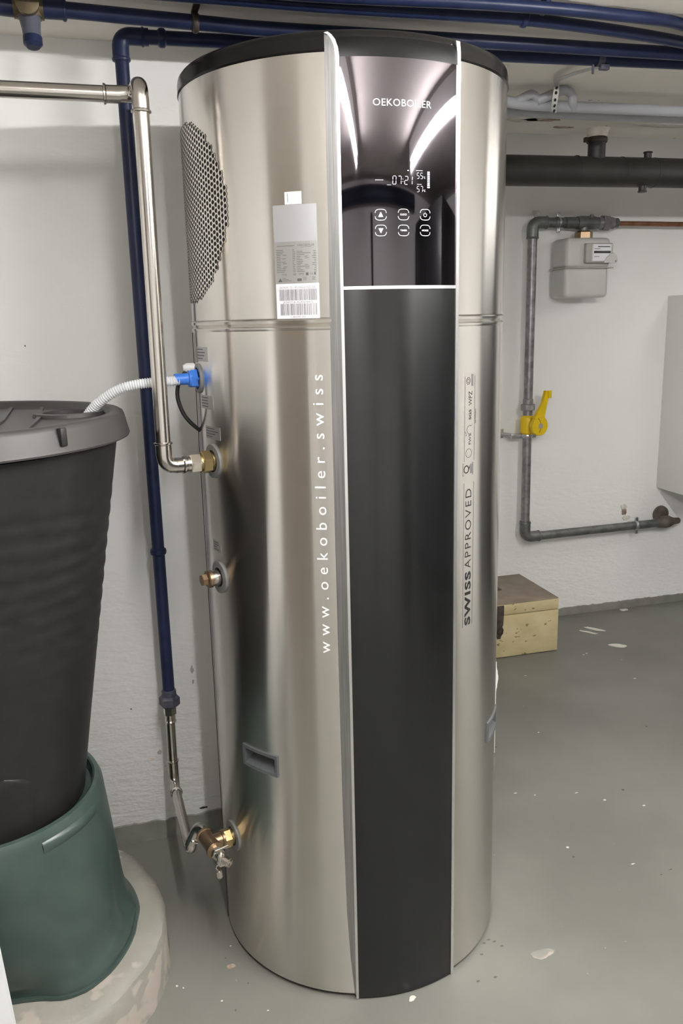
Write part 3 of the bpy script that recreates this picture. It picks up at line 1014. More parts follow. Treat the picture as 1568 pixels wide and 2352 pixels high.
sleeve(b, bot + V((0, 0, .048)), (0, 0, 1)); sleeve(b, bot - rad * .040, -rad, l=.018)
b.build('elbow', 'stainless', t)
b = MB()
b.lathe(p + rad * .052, rad, [(-.004, .0155), (.006, .0155)], 24)
hexnut(b, p + rad * .030, rad, .0195, .022, start=.15)
tag(b.build('union_nut', 'nickel', t), 'nickel-plated stamped union nut')
b = MB()
hexnut(b, p + rad * .008, rad, .0235, .020, start=.35)
b.lathe(p + rad * .001, rad, [(0, .0195), (.009, .0195)], 24)
b.lathe(p + rad * .027, rad, [(0, .0180), (.005, .0180)], 24)
tag(b.build('brass_nut', 'brass', t), 'brass hexagonal nut')
top = V((bot.x + 0.003, bot.y, ztop))
hy = top.y + 0.055
b = MB().tube(rounded([top + V((0, 0, -.036)), top + V((0, 0, .010)), V((top.x - .004, hy, ztop + .004)), V((top.x - .05, hy, ztop + .002))], 0.024, 9), PR + .0008, 24)
sleeve(b, top + V((0, 0, -.040)), (0, 0, -1))
sleeve(b, V((top.x - .062, hy, ztop + .002)), (-1, 0, 0), l=.030)
b.build('double_elbow', 'stainless', t)
b = MB().tube([(top.x - .06, hy, ztop + .002), (-1.2, hy, ztop + .004)], PR, 24)
b.build('pipe_run', 'stainless', t)
b = MB().box((-0.6, (hy + WY) / 2, ztop + .003), (.02, WY - hy, .006)).lathe((-0.61, hy, ztop + .003), (1, 0, 0), [(0, PR + .004), (.02, PR + .004)], 20)
b.build('wall_clip', 'zinc', t)

# ---------------------------------------------------------------- blue pipes
BPZ = 2.004
BV = (0.077, 2.008)
t = thing('cold_water_pipe', (BV[0], BV[1], 0.50), 'dark blue painted pipe rising up the wall beside the heater and turning along the ceiling', 'pipe')
rb_ = 0.0148
b = MB().tube([(BV[0], BV[1], 0.49), (BV[0] + .001, BV[1], BPZ - 0.040)], rb_, 20)
b.build('riser', 'bluepipe', t)
b = MB().tube(rounded([(BV[0], BV[1], BPZ - .05), (BV[0], BV[1] - .002, BPZ), (BV[0] + .06, BV[1] - .003, BPZ)], 0.034, 9), rb_ + .003, 20)
bead(b, (BV[0], BV[1], BPZ - .046), (0, 0, 1), rb_ + .001, .005, .004); bead(b, (BV[0] + .048, BV[1] - .003, BPZ), (1, 0, 0), rb_ + .001, .004, .004)
b.build('elbow', 'bluepipe', t)
b = MB().tube([(BV[0] + .05, 2.005, BPZ), (0.75, 1.985, BPZ), (1.43, 1.946, BPZ), (2.4, 1.90, BPZ)], rb_, 20)
b.build('ceiling_run', 'bluepipe', t)
for pc_, ax_ in (((BV[0] + .088, 2.004, BPZ), (1, 0, 0)), ((BV[0], BV[1], 0.862), (0, 0, 1))):
    b = MB()
    bead(b, pc_, ax_, rb_, .0095, .005)
    b.build('coupling', 'bluepipe', t)
b = MB()
hexnut(b, (BV[0], BV[1], 0.452), (0, 0, 1), .0265, .030, start=0.3, ch=.006)
b.lathe((BV[0], BV[1], 0.478), (0, 0, 1), [(0, .0185), (.018, .0180), (.020, rb_)], 20)
tag(b.build('union_nut', 'bluenut', t), 'worn blue-grey union nut with scraped paint')

def along(pts, z, r, name, label, extra=None):
    t_ = thing(name, (pts[0][0], pts[0][1], z), label, 'pipe')
    MB().tube(smoothline([(x, y, z if len(q) == 0 else q[0]) for x, y, *q in pts], 6), r, 20).build('ceiling_run', 'bluepipe', t_)
    return t_
k_ = (BPZ - CZ) / (1.99 - CZ)
tB1 = along([(-0.052, 1.872), (0.23, 1.895), (0.41, 1.905), (0.86, 1.892), (1.38, 1.882), (2.3, 1.86)], BPZ, rb_, 'ceiling_pipe', 'dark blue ceiling pipe running from the brass tee, just in front of the wall pipe')
b = MB()
bead(b, (-0.030, 1.874, BPZ), (1, 0, 0), rb_ + .001, .005, .005)
b.lathe((-0.072, 1.872, BPZ), (1, 0, 0), [(0, .0185), (.04, .0185), (.043, rb_)], 20)
b.build('socket', 'bluepipe', tB1)
tA2 = along([(-0.45, 1.755), (0.25, 1.763), (0.48, 1.766), (0.75, 1.758), (0.9, 1.754), (1.03, 1.766), (1.18, 1.788), (1.34, 1.822), (1.75, 1.93), (2.3, 2.06)], BPZ + .004, 0.0125, 'ceiling_pipe', 'thin blue ceiling pipe, second from the front, bending back on the right')
tA1 = along([(-0.45, 1.725), (0.25, 1.722), (0.47, 1.718), (0.72, 1.698), (0.86, 1.692), (0.98, 1.692), (1.12, 1.70), (1.20, 1.706), (1.26, 1.722), (1.5, 1.80), (2.2, 2.0)], BPZ + .006, 0.0120, 'ceiling_pipe', 'thin blue ceiling pipe nearest the front, along the broken plaster edge')
MB().box((0.915, 1.70, CEIL - .012), (.012, .03, .03), .002).build('pipe_clip', 'bluepipe', tA1)
b = MB()
bead(b, (0.895, 1.754, BPZ + .004), (1, 0, 0), .0125, .008, .004)
b.build('pipe_clip', 'bluepipe', tA2)
# clip hanging B1 from the ceiling
b = MB().box((0.226, 1.80, CEIL - .005), (.014, .21, .004), .001)
b.lathe((0.219, 1.895, BPZ), (1, 0, 0), [(0, rb_ + .002), (.014, rb_ + .002)], 20)
bead(b, (0.226, 1.895, BPZ), (1, 0, 0), rb_ + .001, .007, .004)
b.build('hanger_strip', 'latch', tB1)
# brass tee at the far left with a grey-blue drop stub
t = thing('pipe_tee', (-0.095, 1.872, 1.93), 'old brass tee on the ceiling with a grey-blue capped stub hanging down', 'pipe')
b = MB().tube([(-0.095, 1.872, CEIL - .004), (-0.095, 1.872, 1.985)], [.030, .026], 20)
b.lathe((-0.068, 1.872, BPZ), (-1, 0, 0), [(0, .0215), (.055, .0215)], 20)
b.lathe((-0.095, 1.85, BPZ - .004), (0, -1, 0), [(0, .020), (.022, .022), (.024, .017)], 20)
b.build('tee_body', 'teebrass', t)
b = MB().tube([(-0.095, 1.868, 1.990), (-0.093, 1.856, 1.958), (-0.092, 1.850, 1.935)], [.021, .017, .0165], 20)
b.build('drop_stub', 'stubgrey', t)
b = MB().tube([(-0.092, 1.8515, 1.945), (-0.092, 1.849, 1.932), (-0.092, 1.848, 1.926)], [.0178, .0178, .012], 20)
b.build('stub_cap', 'bluepipe', t)
b = MB().tube([(-0.115, 1.872, BPZ), (-0.30, 1.845, BPZ + .004), (-0.9, 1.76, BPZ + .004)], .020, 20)
b.build('side_arm', 'bluepipe', t)

# white wire hook hanging in a ceiling hole
t = thing('wire_hook', (0.287, 1.79, CEIL), 'white wire hook in a ring on the ceiling above the heater', 'hook')
b = MB()
b.lathe((0.285, 1.805, CEIL - .006), (0, 0, 1), [(0, .0085), (.006, .0095)], 20)
b.build('ceiling_ring', 'zinc', t)
b = MB().tube(smoothline([(0.285, 1.805, CEIL - .004), (0.2875, 1.785, CEIL - .016), (0.292, 1.745, CEIL - .024), (0.298, 1.70, CEIL - .028), (0.30, 1.66, CEIL - .02)]), .0035, 10)
b.build('wire', 'whiteplastic', t)

# lower stainless run: union, riser, elbow, run to the heater
t = thing('lower_inlet_pipe', (BV[0], BV[1], 0.20), 'short stainless pipe below the blue riser running forward to the lowest port of the heater', 'pipe')
b = MB()
hexnut(b, (BV[0] - .001, BV[1], .430), (0, 0, 1), .0165, .022, start=.2)
b.lathe((BV[0] - .001, BV[1], .408), (0, 0, 1), [(0, .0135), (.003, .0150), (.006, .0125), (.022, .0125)], 20)
tag(b.build('adapter', 'nickel', t), 'tarnished brass adapter')
rp = .0118
ez = .236
b = MB().tube([(BV[0] - .002, BV[1], .412), (BV[0] - .003, BV[1], .292)], rp, 20)
b.build('pipe_run', 'stainless', t)
b = MB().tube(rounded([(BV[0] - .003, BV[1], .300), (BV[0] - .003, BV[1], ez), (BV[0] - .002, BV[1] - .05, ez)], .026, 9), rp + .001, 20)
sleeve(b, (BV[0] - .003, BV[1], .302), (0, 0, 1), rp, .02); sleeve(b, (BV[0] - .002, BV[1] - .052, ez), (0, -1, 0), rp, .02)
b.build('elbow', 'stainless', t)
p, rad, tan = frame(*LOW)
td = -tan if tan.y > 0 else tan           # towards the camera
teec = p + rad * .056 + V((0, 0, .002))
riser = teec - td * .058
lowpt = V((0.087, 1.706, ez))
b = MB().tube([(BV[0] - .002, BV[1] - .045, ez), lowpt + V((-0.002, .030, 0))], rp, 20)
b.build('pipe_run', 'stainless', t)
b = MB().tube(rounded([lowpt + V((-0.002, .042, 0)), lowpt + V((0, 0, 0)), lowpt + V((.004, 0, .028))], .02, 8), rp + .0012, 20)
b.tube(rounded([lowpt + V((0, 0, .015)), V((riser.x - .002, riser.y, p.z + .014)), teec - td * .024], .024, 10), rp + .0012, 20)
sleeve(b, lowpt * .55 + riser * .45 + V((0, 0, .004)), lowpt - riser, rp, .012); sleeve(b, teec - td * .036, -td, rp + .001, .008)
b.build('double_elbow', 'stainless', t)
t2 = t
b = MB()
b.lathe(teec - td * .034, td, [(0, .0185), (.006, .0190), (.007, .0165), (.058, .0165), (.059, .0190), (.065, .0185)], 24)
b.lathe(teec, -rad, [(0, .0155), (.026, .0155), (.027, .0180), (.033, .0180)], 24)
tag(b.build('brass_tee', 'bronze', t), 'dull bronze tee')
b = MB()
hexnut(b, p + rad * .008, rad, .0215, .018, start=.3)
b.lathe(p + rad * .001, rad, [(0, .0180), (.008, .0180)], 24)
tag(b.build('brass_nut', 'brass', t), 'brass hexagonal nut')
# drain cock on the front of the tee
v0 = teec + td * .031
b = MB()
b.lathe(v0, td, [(0, .0125), (.014, .0125), (.016, .0105), (.030, .0105)], 20)
hexnut(b, v0 + td * .010, td, .0150, .009, start=.1)
vc = v0 + td * .030
b.lathe(vc + V((0, 0, .012)), (0, 0, -1), [(0, .007), (.004, .0095), (.026, .0095), (.030, .007)], 20)
b.build('drain_cock', 'nickel', t)
b = MB()
dn = (td * .75 - rad * .45 + V((0, 0, -.25))).normalized()
b.lathe(vc, dn, [(0, .0075), (.010, .0075), (.011, .0105), (.022, .0105), (.023, .0085), (.026, .0085), (.026, .0050), (.020, .0045)], 20)
b.build('spout', 'nickel', t)
b = MB().tube([vc + V((0, 0, .010)), vc + V((0, 0, .020))], .004, 10).tube([vc + V((0, 0, .019)) + rad * .012, vc + V((0, 0, .022)) - rad * .018], [.0035, .0028], 10)
b.build('tap_lever', 'nickel', t)
b = MB()
cc = vc + V((0, 0, -.028)) + rad * .006
b.tube(smoothline([vc + V((0, 0, -.012)) + rad * .006, vc + V((0, 0, -.020)) + rad * .012, cc + rad * .002]), .0016, 8)
b.lathe(cc, (0.1, -.1, -1), [(0, .004), (.002, .0065), (.016, .0065), (.020, .003)], 16)
b.build('hanging_cap', 'nickel', t)

# ---------------------------------------------------------------- corrugated drain hose
t = thing('drain_hose', (-0.055, 1.755, 1.22), 'clear white corrugated drain hose arching from the blue nozzle into the barrel lid', 'hose')
path = smoothline([nozzle_end + rad * -0.012, (0.120, 1.702, 1.2915), (0.085, 1.702, 1.2905), (0.047, 1.706, 1.287), (0.015, 1.712, 1.279), (-0.015, 1.722, 1.262), (-0.038, 1.734, 1.243), (-0.054, 1.744, 1.222), (-0.064, 1.750, 1.195), (-0.068, 1.754, 1.160)], 8)
# resample finely and corrugate
fine = [path[0]]
acc = 0.0
L = 0.0016
for a_, c_ in zip(path, path[1:]):
    d_ = (c_ - a_).length
    while acc + d_ > L:
        a_ = a_ + (c_ - a_) * ((L - acc) / d_)
        fine.append(a_.copy())
        d_ = (c_ - a_).length
        acc = 0.0
    acc += d_
nf = len(fine)
rr = [0.0092 + (0.0013 if (i % 3) == 0 else -0.0004) for i in range(nf)]
cut = int(nf * 0.18)
b = MB().tube(fine, rr, 16, cap=False)
b.build('hose_wall', 'hose', t, smooth=60)

# ---------------------------------------------------------------- rain barrel, stand and plinth
CX, CY = -0.32, 1.69
t = thing('concrete_plinth', (CX, CY, 0), 'round painted concrete plinth with chipped rim under the green stand', 'plinth')
b = MB()
rows = []
n = 96
def rim(a, base, amp):
    return base + amp * noise.noise(V((math.cos(a) * 4, math.sin(a) * 4, base * 9))) + amp * .6 * noise.noise(V((math.cos(a) * 14, math.sin(a) * 14, base)))
PX, PY = -0.335, 1.70
for z, r, amp in ((0, .360, .004), (.03, .357, .004), (.095, .357, .004), (.112, .352, .006), (.120, .340, .006), (.1215, .32, .004), (.1195, .25, .0), (.1195, .05, .0)):
    rows.append([(PX + rim(2 * math.pi * k / n, r, amp) * math.cos(2 * math.pi * k / n), PY + rim(2 * math.pi * k / n, r, amp) * math.sin(2 * math.pi * k / n), z) for k in range(n)])
b.grid(rows, close=True)
b.f.append(tuple(len(b.v) - n + k for k in range(n)))
b.build('plinth_block', 'concrete', t, smooth=40)

t = thing('barrel_stand', (CX, CY, 0.1215), 'dark green plastic stand with a flared wavy foot under the black rain barrel', 'stand')
foot = [(-180, .255), (-140, .275), (-110, .215), (-90, .198), (-82, .201), (-74, .210), (-67, .224), (-58.6, .258), (-50, .276), (-38.7, .281), (-28, .281), (-15.6, .281), (-8, .279), (0, .283), (10, .281), (40, .276), (75, .20), (105, .20), (140, .276), (180, .255)]
def fr_(deg):
    return interp(foot, deg)
b = MB()
n = 120
rows = []
z0 = 0.1215
def upper(deg, z):
    # tapered drum with two broad flutes
    r0 = .262 - (.262 - .232) * (z - .16) / (.47 - .16)
    fl = 0.0
    for c_, wd_, dp in ((-10, 9, .020), (-92, 30, .045), (88, 30, .04), (178, 30, .03)):
        d_ = (deg - c_ + 180) % 360 - 180
        fl += dp * math.exp(-(d_ / wd_) ** 2) * max(0, min(1, (.36 - z) / .2))
    return r0 - fl
for z in (z0, z0 + .006, z0 + .0062, z0 + .016, .150, .165, .20, .25, .30, .36, .42, .455, .466, .472):
    row = []
    for k in range(n):
        deg = -180 + 360 * k / n
        if z <= z0 + .006:
            r = fr_(deg) + .003
        elif z <= z0 + .017:
            r = fr_(deg) - .004
        elif z < .20:
            tt = (z - z0 - .016) / (.20 - z0 - .016)
            r = (fr_(deg) - .006) * (1 - tt) ** 2 + upper(deg, .20) * (1 - (1 - tt) ** 2)
            r = min(r, fr_(deg) - .004) if upper(deg, .2) < fr_(deg) else r
        else:
            r = upper(deg, z)
            if z > .46:
                r -= (.472 - .455) * .35 * (z - .455) / (.472 - .455)
        row.append((CX + r * math.cos(R(deg)), CY + r * math.sin(R(deg)), z))
    rows.append(row)
for z, r in ((.4735, .218), (.471, .214), (.462, .212), (.4515, .209), (.4505, .10)):
    rows.append([(CX + r * math.cos(R(-180 + 360 * k / n)), CY + r * math.sin(R(-180 + 360 * k / n)), z) for k in range(n)])
b.grid(rows, close=True)
b.f.append(tuple(len(b.v) - n + k for k in range(n)))
b.build('stand_body', 'stand', t, smooth=40)
# shallow lip where the rim is notched
b = MB()
rows = []
for i in range(9):
    deg = -58 + i * 4.5
    a = R(deg)
    f_ = math.sin(math.pi * i / 8)
    rows.append([(CX + r * math.cos(a), CY + r * math.sin(a), z) for r, z in ((.2285, .458), (.2355 + .004 * f_, .452), (.2375 + .005 * f_, .442), (.2365, .432))])
b.grid(rows)
b.build('rim_lip', 'stand', t, smooth=60)

t = thing('rain_barrel', (CX, CY, 0.4515), 'large black plastic rain barrel tapering down, standing on the green stand', 'barrel')
b = MB()
rows = []
n = 120
zs = [0.4515, 0.456, .47, .52, .58, .64, .70]
z = .70
while z < 1.15:
    z += .0055
    zs.append(z)
zs += [1.165, 1.19]
for z in zs:
    row = []
    for k in range(n):
        deg = 360 * k / n
        r = .1965 + (.318 - .1965) * ((z - .4515) / (1.165 - .4515)) ** 1.03
        if z < .456:
            r -= .006
        if .72 < z < 1.12:   # slightly slanted, uneven ribs
            ph = z + .018 * math.sin(R(deg * 1.0 + 40)) + .01 * noise.noise(V((deg * .03, z * 6, 2)))
            amp = .0009 * min(1, (z - .72) / .15) * min(1, (1.12 - z) / .05)
            r += amp * math.sin(ph * 2 * math.pi / .035)
        row.append((CX + r * math.cos(R(deg)), CY + r * math.sin(R(deg)), z))
    rows.append(row)
b.grid(rows, close=True)
b.f.append(tuple(reversed(range(n))))
body = b.build('barrel_body', 'barrel', t, smooth=60)
# arched tap recess panel low on the front
b = MB()
def bar_r(z): return .1965 + (.318 - .1965) * ((z - .4515) / (1.165 - .4515)) ** 1.03
rows = []
for i in range(15):
    z = .462 + (.60 - .462) * i / 14
    hw = 19.0 if z < .555 else 19.0 * math.sqrt(max(0.02, 1 - ((z - .555) / .0465) ** 2))
    row = []
    for k in range(13):
        q = -1 + 2 * k / 12
        deg = -75 + q * hw
        off = .0045 * (1 - abs(q) ** 8) * min(1, (.603 - z) / .012)
        row.append((CX + (bar_r(z) + off) * math.cos(R(deg)), CY + (bar_r(z) + off) * math.sin(R(deg)), z))
    rows.append(row)
b.grid(rows)
b.build('tap_panel', 'barrel', t, smooth=40)

# lid: skirt, rim, sunk middle with ribs, hose hole with collar
LX, LY = CX, CY
HX, HY, HR = -0.088, 1.755, 0.050
def lid_z(r):
    if r > .318: return 1.2425
    if r > .306: return 1.2425 - (.318 - r) / .012 * .009
    return 1.2335
b = MB()
rows = []
n = 144
for z, r in ((1.196, .334), (1.1955, .346), (1.199, .3475), (1.203, .3462), (1.234, .3395), (1.2395, .3372), (1.2425, .332), (1.2425, .318), (1.240, .3135), (1.231, .307), (1.2285, .303)):
    rows.append([(LX + r * math.cos(2 * math.pi * k / n), LY + r * math.sin(2 * math.pi * k / n), z) for k in range(n)])
b.grid(rows, close=True)
# floor of the lid with the hole cut: bridge rim circle to the hole circle
bm = bmesh.new()
outer = [bm.verts.new((LX + .303 * math.cos(2 * math.pi * k / n), LY + .303 * math.sin(2 * math.pi * k / n), 1.2285)) for k in range(n)]
hole = [bm.verts.new((HX + HR * math.cos(2 * math.pi * k / 40), HY + HR * math.sin(2 * math.pi * k / 40), 1.2285)) for k in range(40)]
es = [bm.edges.new((outer[k], outer[(k + 1) % n])) for k in range(n)] + [bm.edges.new((hole[k], hole[(k + 1) % 40])) for k in range(40)]
bmesh.ops.triangle_fill(bm, use_beauty=True, edges=es)
b.bm(bm)
lid = b.build('barrel_lid', 'lid', t, smooth=40)
b = MB()
rows = []
for r, z in ((HR + .018, 1.2283), (HR + .017, 1.2352), (HR + .003, 1.2360), (HR, 1.2340), (HR - .002, 1.214), (HR - .002, 1.204)):
    rows.append([(HX + r * math.cos(2 * math.pi * k / 48), HY + r * math.sin(2 * math.pi * k / 48), z) for k in range(48)])
b.grid(rows, close=True)
b.build('hose_collar', 'lid', lid, smooth=40)
for i, x in enumerate((-0.15, -0.215, -0.28, -0.36, -0.44)):
    b = MB()
    l = math.sqrt(.30 ** 2 - (x - CX) ** 2)
    y0, y1 = CY - l * .93, CY + l * .93
    b.prism([(x - .004, y0), (x + .004, y0), (x + .004 + .01, (y0 + y1) / 2), (x + .004, y1), (x - .004, y1), (x - .004 + .01, (y0 + y1) / 2)], 1.2281, 1.2330)
    b.build('lid_rib', 'lid', lid, smooth=0)
# the notch block on the skirt
a = R(-47)
b = MB().box((LX + .3435 * math.cos(a), LY + .3435 * math.sin(a), 1.224), (.012, .013, .030), .002, a)
b.build('lid_catch', 'barrel', lid, smooth=30)

# ---------------------------------------------------------------- white board in the lower left corner
t = thing('white_board', (-0.4, 1.25, 0), 'edge of a white board leaning beside the concrete plinth', 'board')
b = MB()
def skew(x, y, z):
    return V((x + (0.5 - z) * .058, y, z))
b.prism([(-0.66, 1.252), (-0.2535, 1.252), (-0.2535, 1.270), (-0.66, 1.270)], 0, 0.62)
b.v = [skew(p.x, p.y, p.z) for p in b.v]
b.build('board_panel', 'board', t, smooth=0)

# ---------------------------------------------------------------- grey heating pipes with strap
t = thing('heating_pipe', (1.13, 2.30, 1.98), 'light grey painted pipe under the ceiling right of the heater, with a bent branch', 'pipe')
ky = 2.30
b = MB().tube(smoothline([(0.9, 2.36, 2.012), (1.05, 2.31, 1.997), (1.15, 2.292, 1.982), (1.25, 2.300, 1.981), (1.45, 2.297, 1.981), (1.70, 2.292, 1.981), (2.6, 2.285, 1.981)]), .0150, 20)
b.build('pipe_run', 'greypipe', t)
b = MB().tube(smoothline([(1.331, 2.296, 1.978), (1.320, 2.278, 1.990), (1.313, 2.272, 2.005), (1.300, 2.271, 2.014), (1.282, 2.272, 2.015), (1.262, 2.274, 2.008), (1.237, 2.278, 1.998), (1.213, 2.285, 1.989)]), .0125, 18)
b.tube(smoothline([(1.222, 2.290, 1.986), (1.208, 2.284, 1.998), (1.193, 2.280, 2.003), (1.176, 2.282, 1.997), (1.152, 2.290, 1.985)]), .0125, 18)
b.build('bent_branch', 'greypipe', t)
t = thing('heating_pipe', (1.19, 2.40, 1.98), 'second light grey pipe, behind and below the one with the bent branch', 'pipe')
MB().tube([(1.0, 2.40, 1.984), (1.5, 2.385, 1.981), (1.76, 2.374, 1.981), (2.6, 2.36, 1.981)], .0125, 18).build('pipe_run', 'greypipe', t)

t = thing('perforated_strap', (1.38, 1.97, 1.98), 'zinc perforated strap hanging from the blue pipe to the grey pipes', 'strap')
sp = [V((1.200, 1.945, 1.982)), V((1.200, 2.00, 1.992)), V((1.205, 2.06, 2.001)), V((1.209, 2.12, 2.008)), V((1.216, 2.180, 2.014)), V((1.236, 2.220, 2.017)), V((1.246, 2.238, 2.009)), V((1.247, 2.247, 1.978)), V((1.2535, 2.262, 1.955))]
wv = V((0.0105, 0.004, 0))
b = MB()
rows = []
fine = smoothline(sp, 6)
rows = [[p - wv, p + wv] for p in fine]
rows2 = [[p - wv + V((0, .0012, .0012)), p + wv + V((0, .0012, .0012))] for p in fine]
b.grid(rows); b.grid(rows2)
b.grid([[r_[0] for r_ in rows], [r_[0] for r_ in rows2]]); b.grid([[r_[1] for r_ in rows], [r_[1] for r_ in rows2]])
st = b.build('strap_band', 'strap', t, smooth=40)
b = MB()
for i in range(len(fine) - 14, len(fine) - 1, 3):
    p = fine[i]
    tt = (fine[i + 1] - fine[i - 1]).normalized()
    nn = tt.cross(wv.normalized()).normalized()
    if nn.y > 0: nn = -nn
    b.lathe(p + nn * .0006, nn, [(0, .0042), (.0008, .0042)], 12)
b.build('strap_hole', 'hole', st, smooth=0)
b = MB()
bead(b, (1.205, 1.960, BPZ), (1, -.03, 0), rb_ + .0005, .009, .003)
b.box((1.212, 1.950, BPZ - .020), (.024, .014, .012), .002)
b.tube([(1.185, 1.955, BPZ - .014), (1.185, 1.955, BPZ - .034)], .003, 10)
b.build('pipe_clamp', 'bluenut', t)

# ---------------------------------------------------------------- black drain pipe
t = thing('drain_pipe', (1.4, 2.75, 1.89), 'thick black drain pipe hung below the ceiling edge right of the heater', 'pipe')
dz, dr, dy = 1.892, .0500, 2.76
MB().tube([(0.95 + .12, dy, dz - .006), (1.9, dy, dz), (3.2, dy, dz + .006)], dr, 32).build('pipe_run', 'blackpipe', t)
for x in (1.62, 1.80, 1.93, 2.10):
    b = MB()
    bead(b, (x, dy, dz), (1, 0, 0), dr - .001, .004, .0022, 32)
    b.build('pipe_joint', 'blackpipe', t)
sx_ = 1.700
b = MB().tube([(sx_, dy, dz + .03), (sx_, dy, 2.005)], .030, 24)
b.build('stub', 'blackpipe', t)
b = MB()
b.lathe((sx_, dy, 1.985), (0, 0, 1), [(0, .034), (.004, .036), (.014, .036), (.018, .034)], 24)
b.box((sx_ - .040, dy, 1.994), (.02, .014, .016), .002)
b.build('stub_collar', 'latch', t)
b = MB()
b.lathe((sx_, dy, 2.003), (0, 0, 1), [(0, .034), (.006, .036), (.018, .038), (.030, .046)], 20)
tag(b.build('mortar_sleeve', 'plaster', t), 'flaking mortar around the stub')
for zz, ln in ((dz + .046, .022), (dz - .046, -.022)):
    b = MB().lathe((1.900 if ln > 0 else 1.885, dy - .01, zz), (0, 0, 1 if ln > 0 else -1), [(0, .0135), (abs(ln) - .005, .0135), (abs(ln) - .004, .0165), (abs(ln), .0155)], 16)
    b.build('inspection_stud', 'blackpipe', t)

# ---------------------------------------------------------------- gas line, meter, valve
GX, GY, GZ = 1.748, 3.30, 1.783
t = thing('gas_pipe', (GX, GY, 0.43), 'galvanised gas pipe on the far wall, turning right near the floor', 'pipe')
gr = .0195
MB().tube([(GX, GY, GZ - .045), (GX, GY, 1.035)], gr, 20).build('riser', 'galv', t)
MB().tube([(GX, GY, .905), (GX + .002, GY, .470)], gr, 20).build('riser', 'galv', t)
b = MB().tube(rounded([(GX, GY, GZ - .065), (GX, GY, GZ), (GX + .065, GY, GZ)], .045, 9), gr + .005, 20)
bead(b, (GX, GY, GZ - .062), (0, 0, 1), gr + .003, .004, .004); bead(b, (GX + .062, GY, GZ), (1, 0, 0), gr + .003, .004, .004)
b.build('elbow', 'galvdark', t)
b = MB().tube([(GX + .06, GY, GZ), (GX + .40, GY, GZ)], gr + .001, 20)
b.lathe((GX + .148, GY, GZ), (1, 0, 0), [(0, gr + .004), (.050, gr + .004)], 20)
b.lathe((GX + .10, GY, GZ), (1, 0, 0), [(0, gr + .002), (.012, gr + .005), (.018, gr + .002)], 20)
b.build('top_run', 'galvdark', t)
b = MB()
b.lathe((GX + .205, GY, GZ), (1, 0, 0), [(0, gr + .006), (.02, gr + .008), (.08, gr + .008), (.10, gr + .003), (.115, gr + .003)], 20)
b.lathe((GX + .240, GY, GZ), (0, 0, -1), [(0, .020), (.045, .020)], 20)
b.lathe((GX + .268, GY - .012, GZ + .018), (0, 0, 1), [(0, .008), (.012, .008), (.014, .006)], 12)
b.build('meter_tee', 'galvdark', t)
b = MB()
hexnut(b, (GX + .325, GY, GZ), (1, 0, 0), .0335, .030, start=.2)
b.lathe((GX + .305, GY, GZ), (1, 0, 0), [(0, .024), (.02, .024)], 20)
hexnut(b, (GX + .355, GY, GZ), (1, 0, 0), .0255, .026, start=.3)
b.lathe((GX + .381, GY, GZ), (1, 0, 0), [(0, .022), (.014, .013)], 16)
b.build('union_nut', 'galv', t)
b = MB().tube(rounded([(GX + .002, GY, .500), (GX + .002, GY, .426), (GX + .075, GY, .426)], .04, 9), gr + .005, 20)
bead(b, (GX + .002, GY, .492), (0, 0, 1), gr + .003, .004, .004); bead(b, (GX + .070, GY, .426), (1, 0, 0), gr + .003, .004, .004)
b.build('elbow', 'galvdark', t)
MB().tube([(GX + .07, GY, .426), (GX + .72, GY + .005, .430)], gr, 20).build('bottom_run', 'galvdark', t)
b = MB()
b.lathe((GX + .690, GY + .01, .431), (1, 0, 0), [(0, .022), (.02, .027), (.05, .030), (.075, .028), (.092, .020), (.105, .016), (.13, .014), (.135, .009)], 20)
b.lathe((2.500, VY - .004, .458), (0, -1, 0), [(0, .042), (.010, .040), (.014, .02)], 24)
tag(b.build('wall_outlet', 'rustygrey', t), 'rusty wall outlet')
def clampset(x, z, vertical, wallx=None):
    b = MB()
    if vertical:
        bead(b, (x, GY, z), (0, 0, 1), gr, .010, .004)
        b.box((x - .045, GY + .01, z), (.06, .012, .022), .002)
        b.box((x + .030, GY, z), (.022, .010, .020), .002)
        b.box((wallx, VY - .004, z + .008), (.045, .006, .042), .003)
        b.tube([(wallx + .01, VY - .01, z + .006), (x - .05, GY + .012, z)], .009, 10)
    else:
        bead(b, (x, GY, z), (1, 0, 0), gr, .008, .004)
        b.box((x, GY, z + .030), (.016, .010, .020), .002)
        b.box((x, GY, z - .030), (.016, .010, .020), .002)
        b.tube([(x, GY + .01, z), (x, VY - .001, z)], .006, 10)
    b.build('pipe_clamp', 'zinc', t)
clampset(GX, .889, True, 1.640)
clampset(GX + .58, .430, False)
clampset(GX + .118, GZ, False)
b = MB().box((GX + .045, VY - .003, GZ + .035), (.03, .004, .04), .002).box((GX + .045, VY - .006, GZ - .045), (.02, .012, .04), .002)
b.tube([(GX + .045, VY, GZ - .05), (GX + .045, GY + .02, GZ - .01)], .005, 8)
b.build('wall_bracket', 'zinc', t)

t = thing('copper_pipe', (GX + .39, GY, GZ), 'thin brown copper pipe running right from the gas meter fittings', 'pipe')
MB().tube([(GX + .39, GY, GZ - .002), (3.29, GY, GZ - .006)], .0105, 16).build('pipe_run', 'copper', t)
b = MB().lathe((GX + .383, GY, GZ - .001), (1, 0, 0), [(0, .013), (.012, .014), (.020, .0115)], 16)
tag(b.build('solder_cone', 'brass', t), 'brass solder cone')

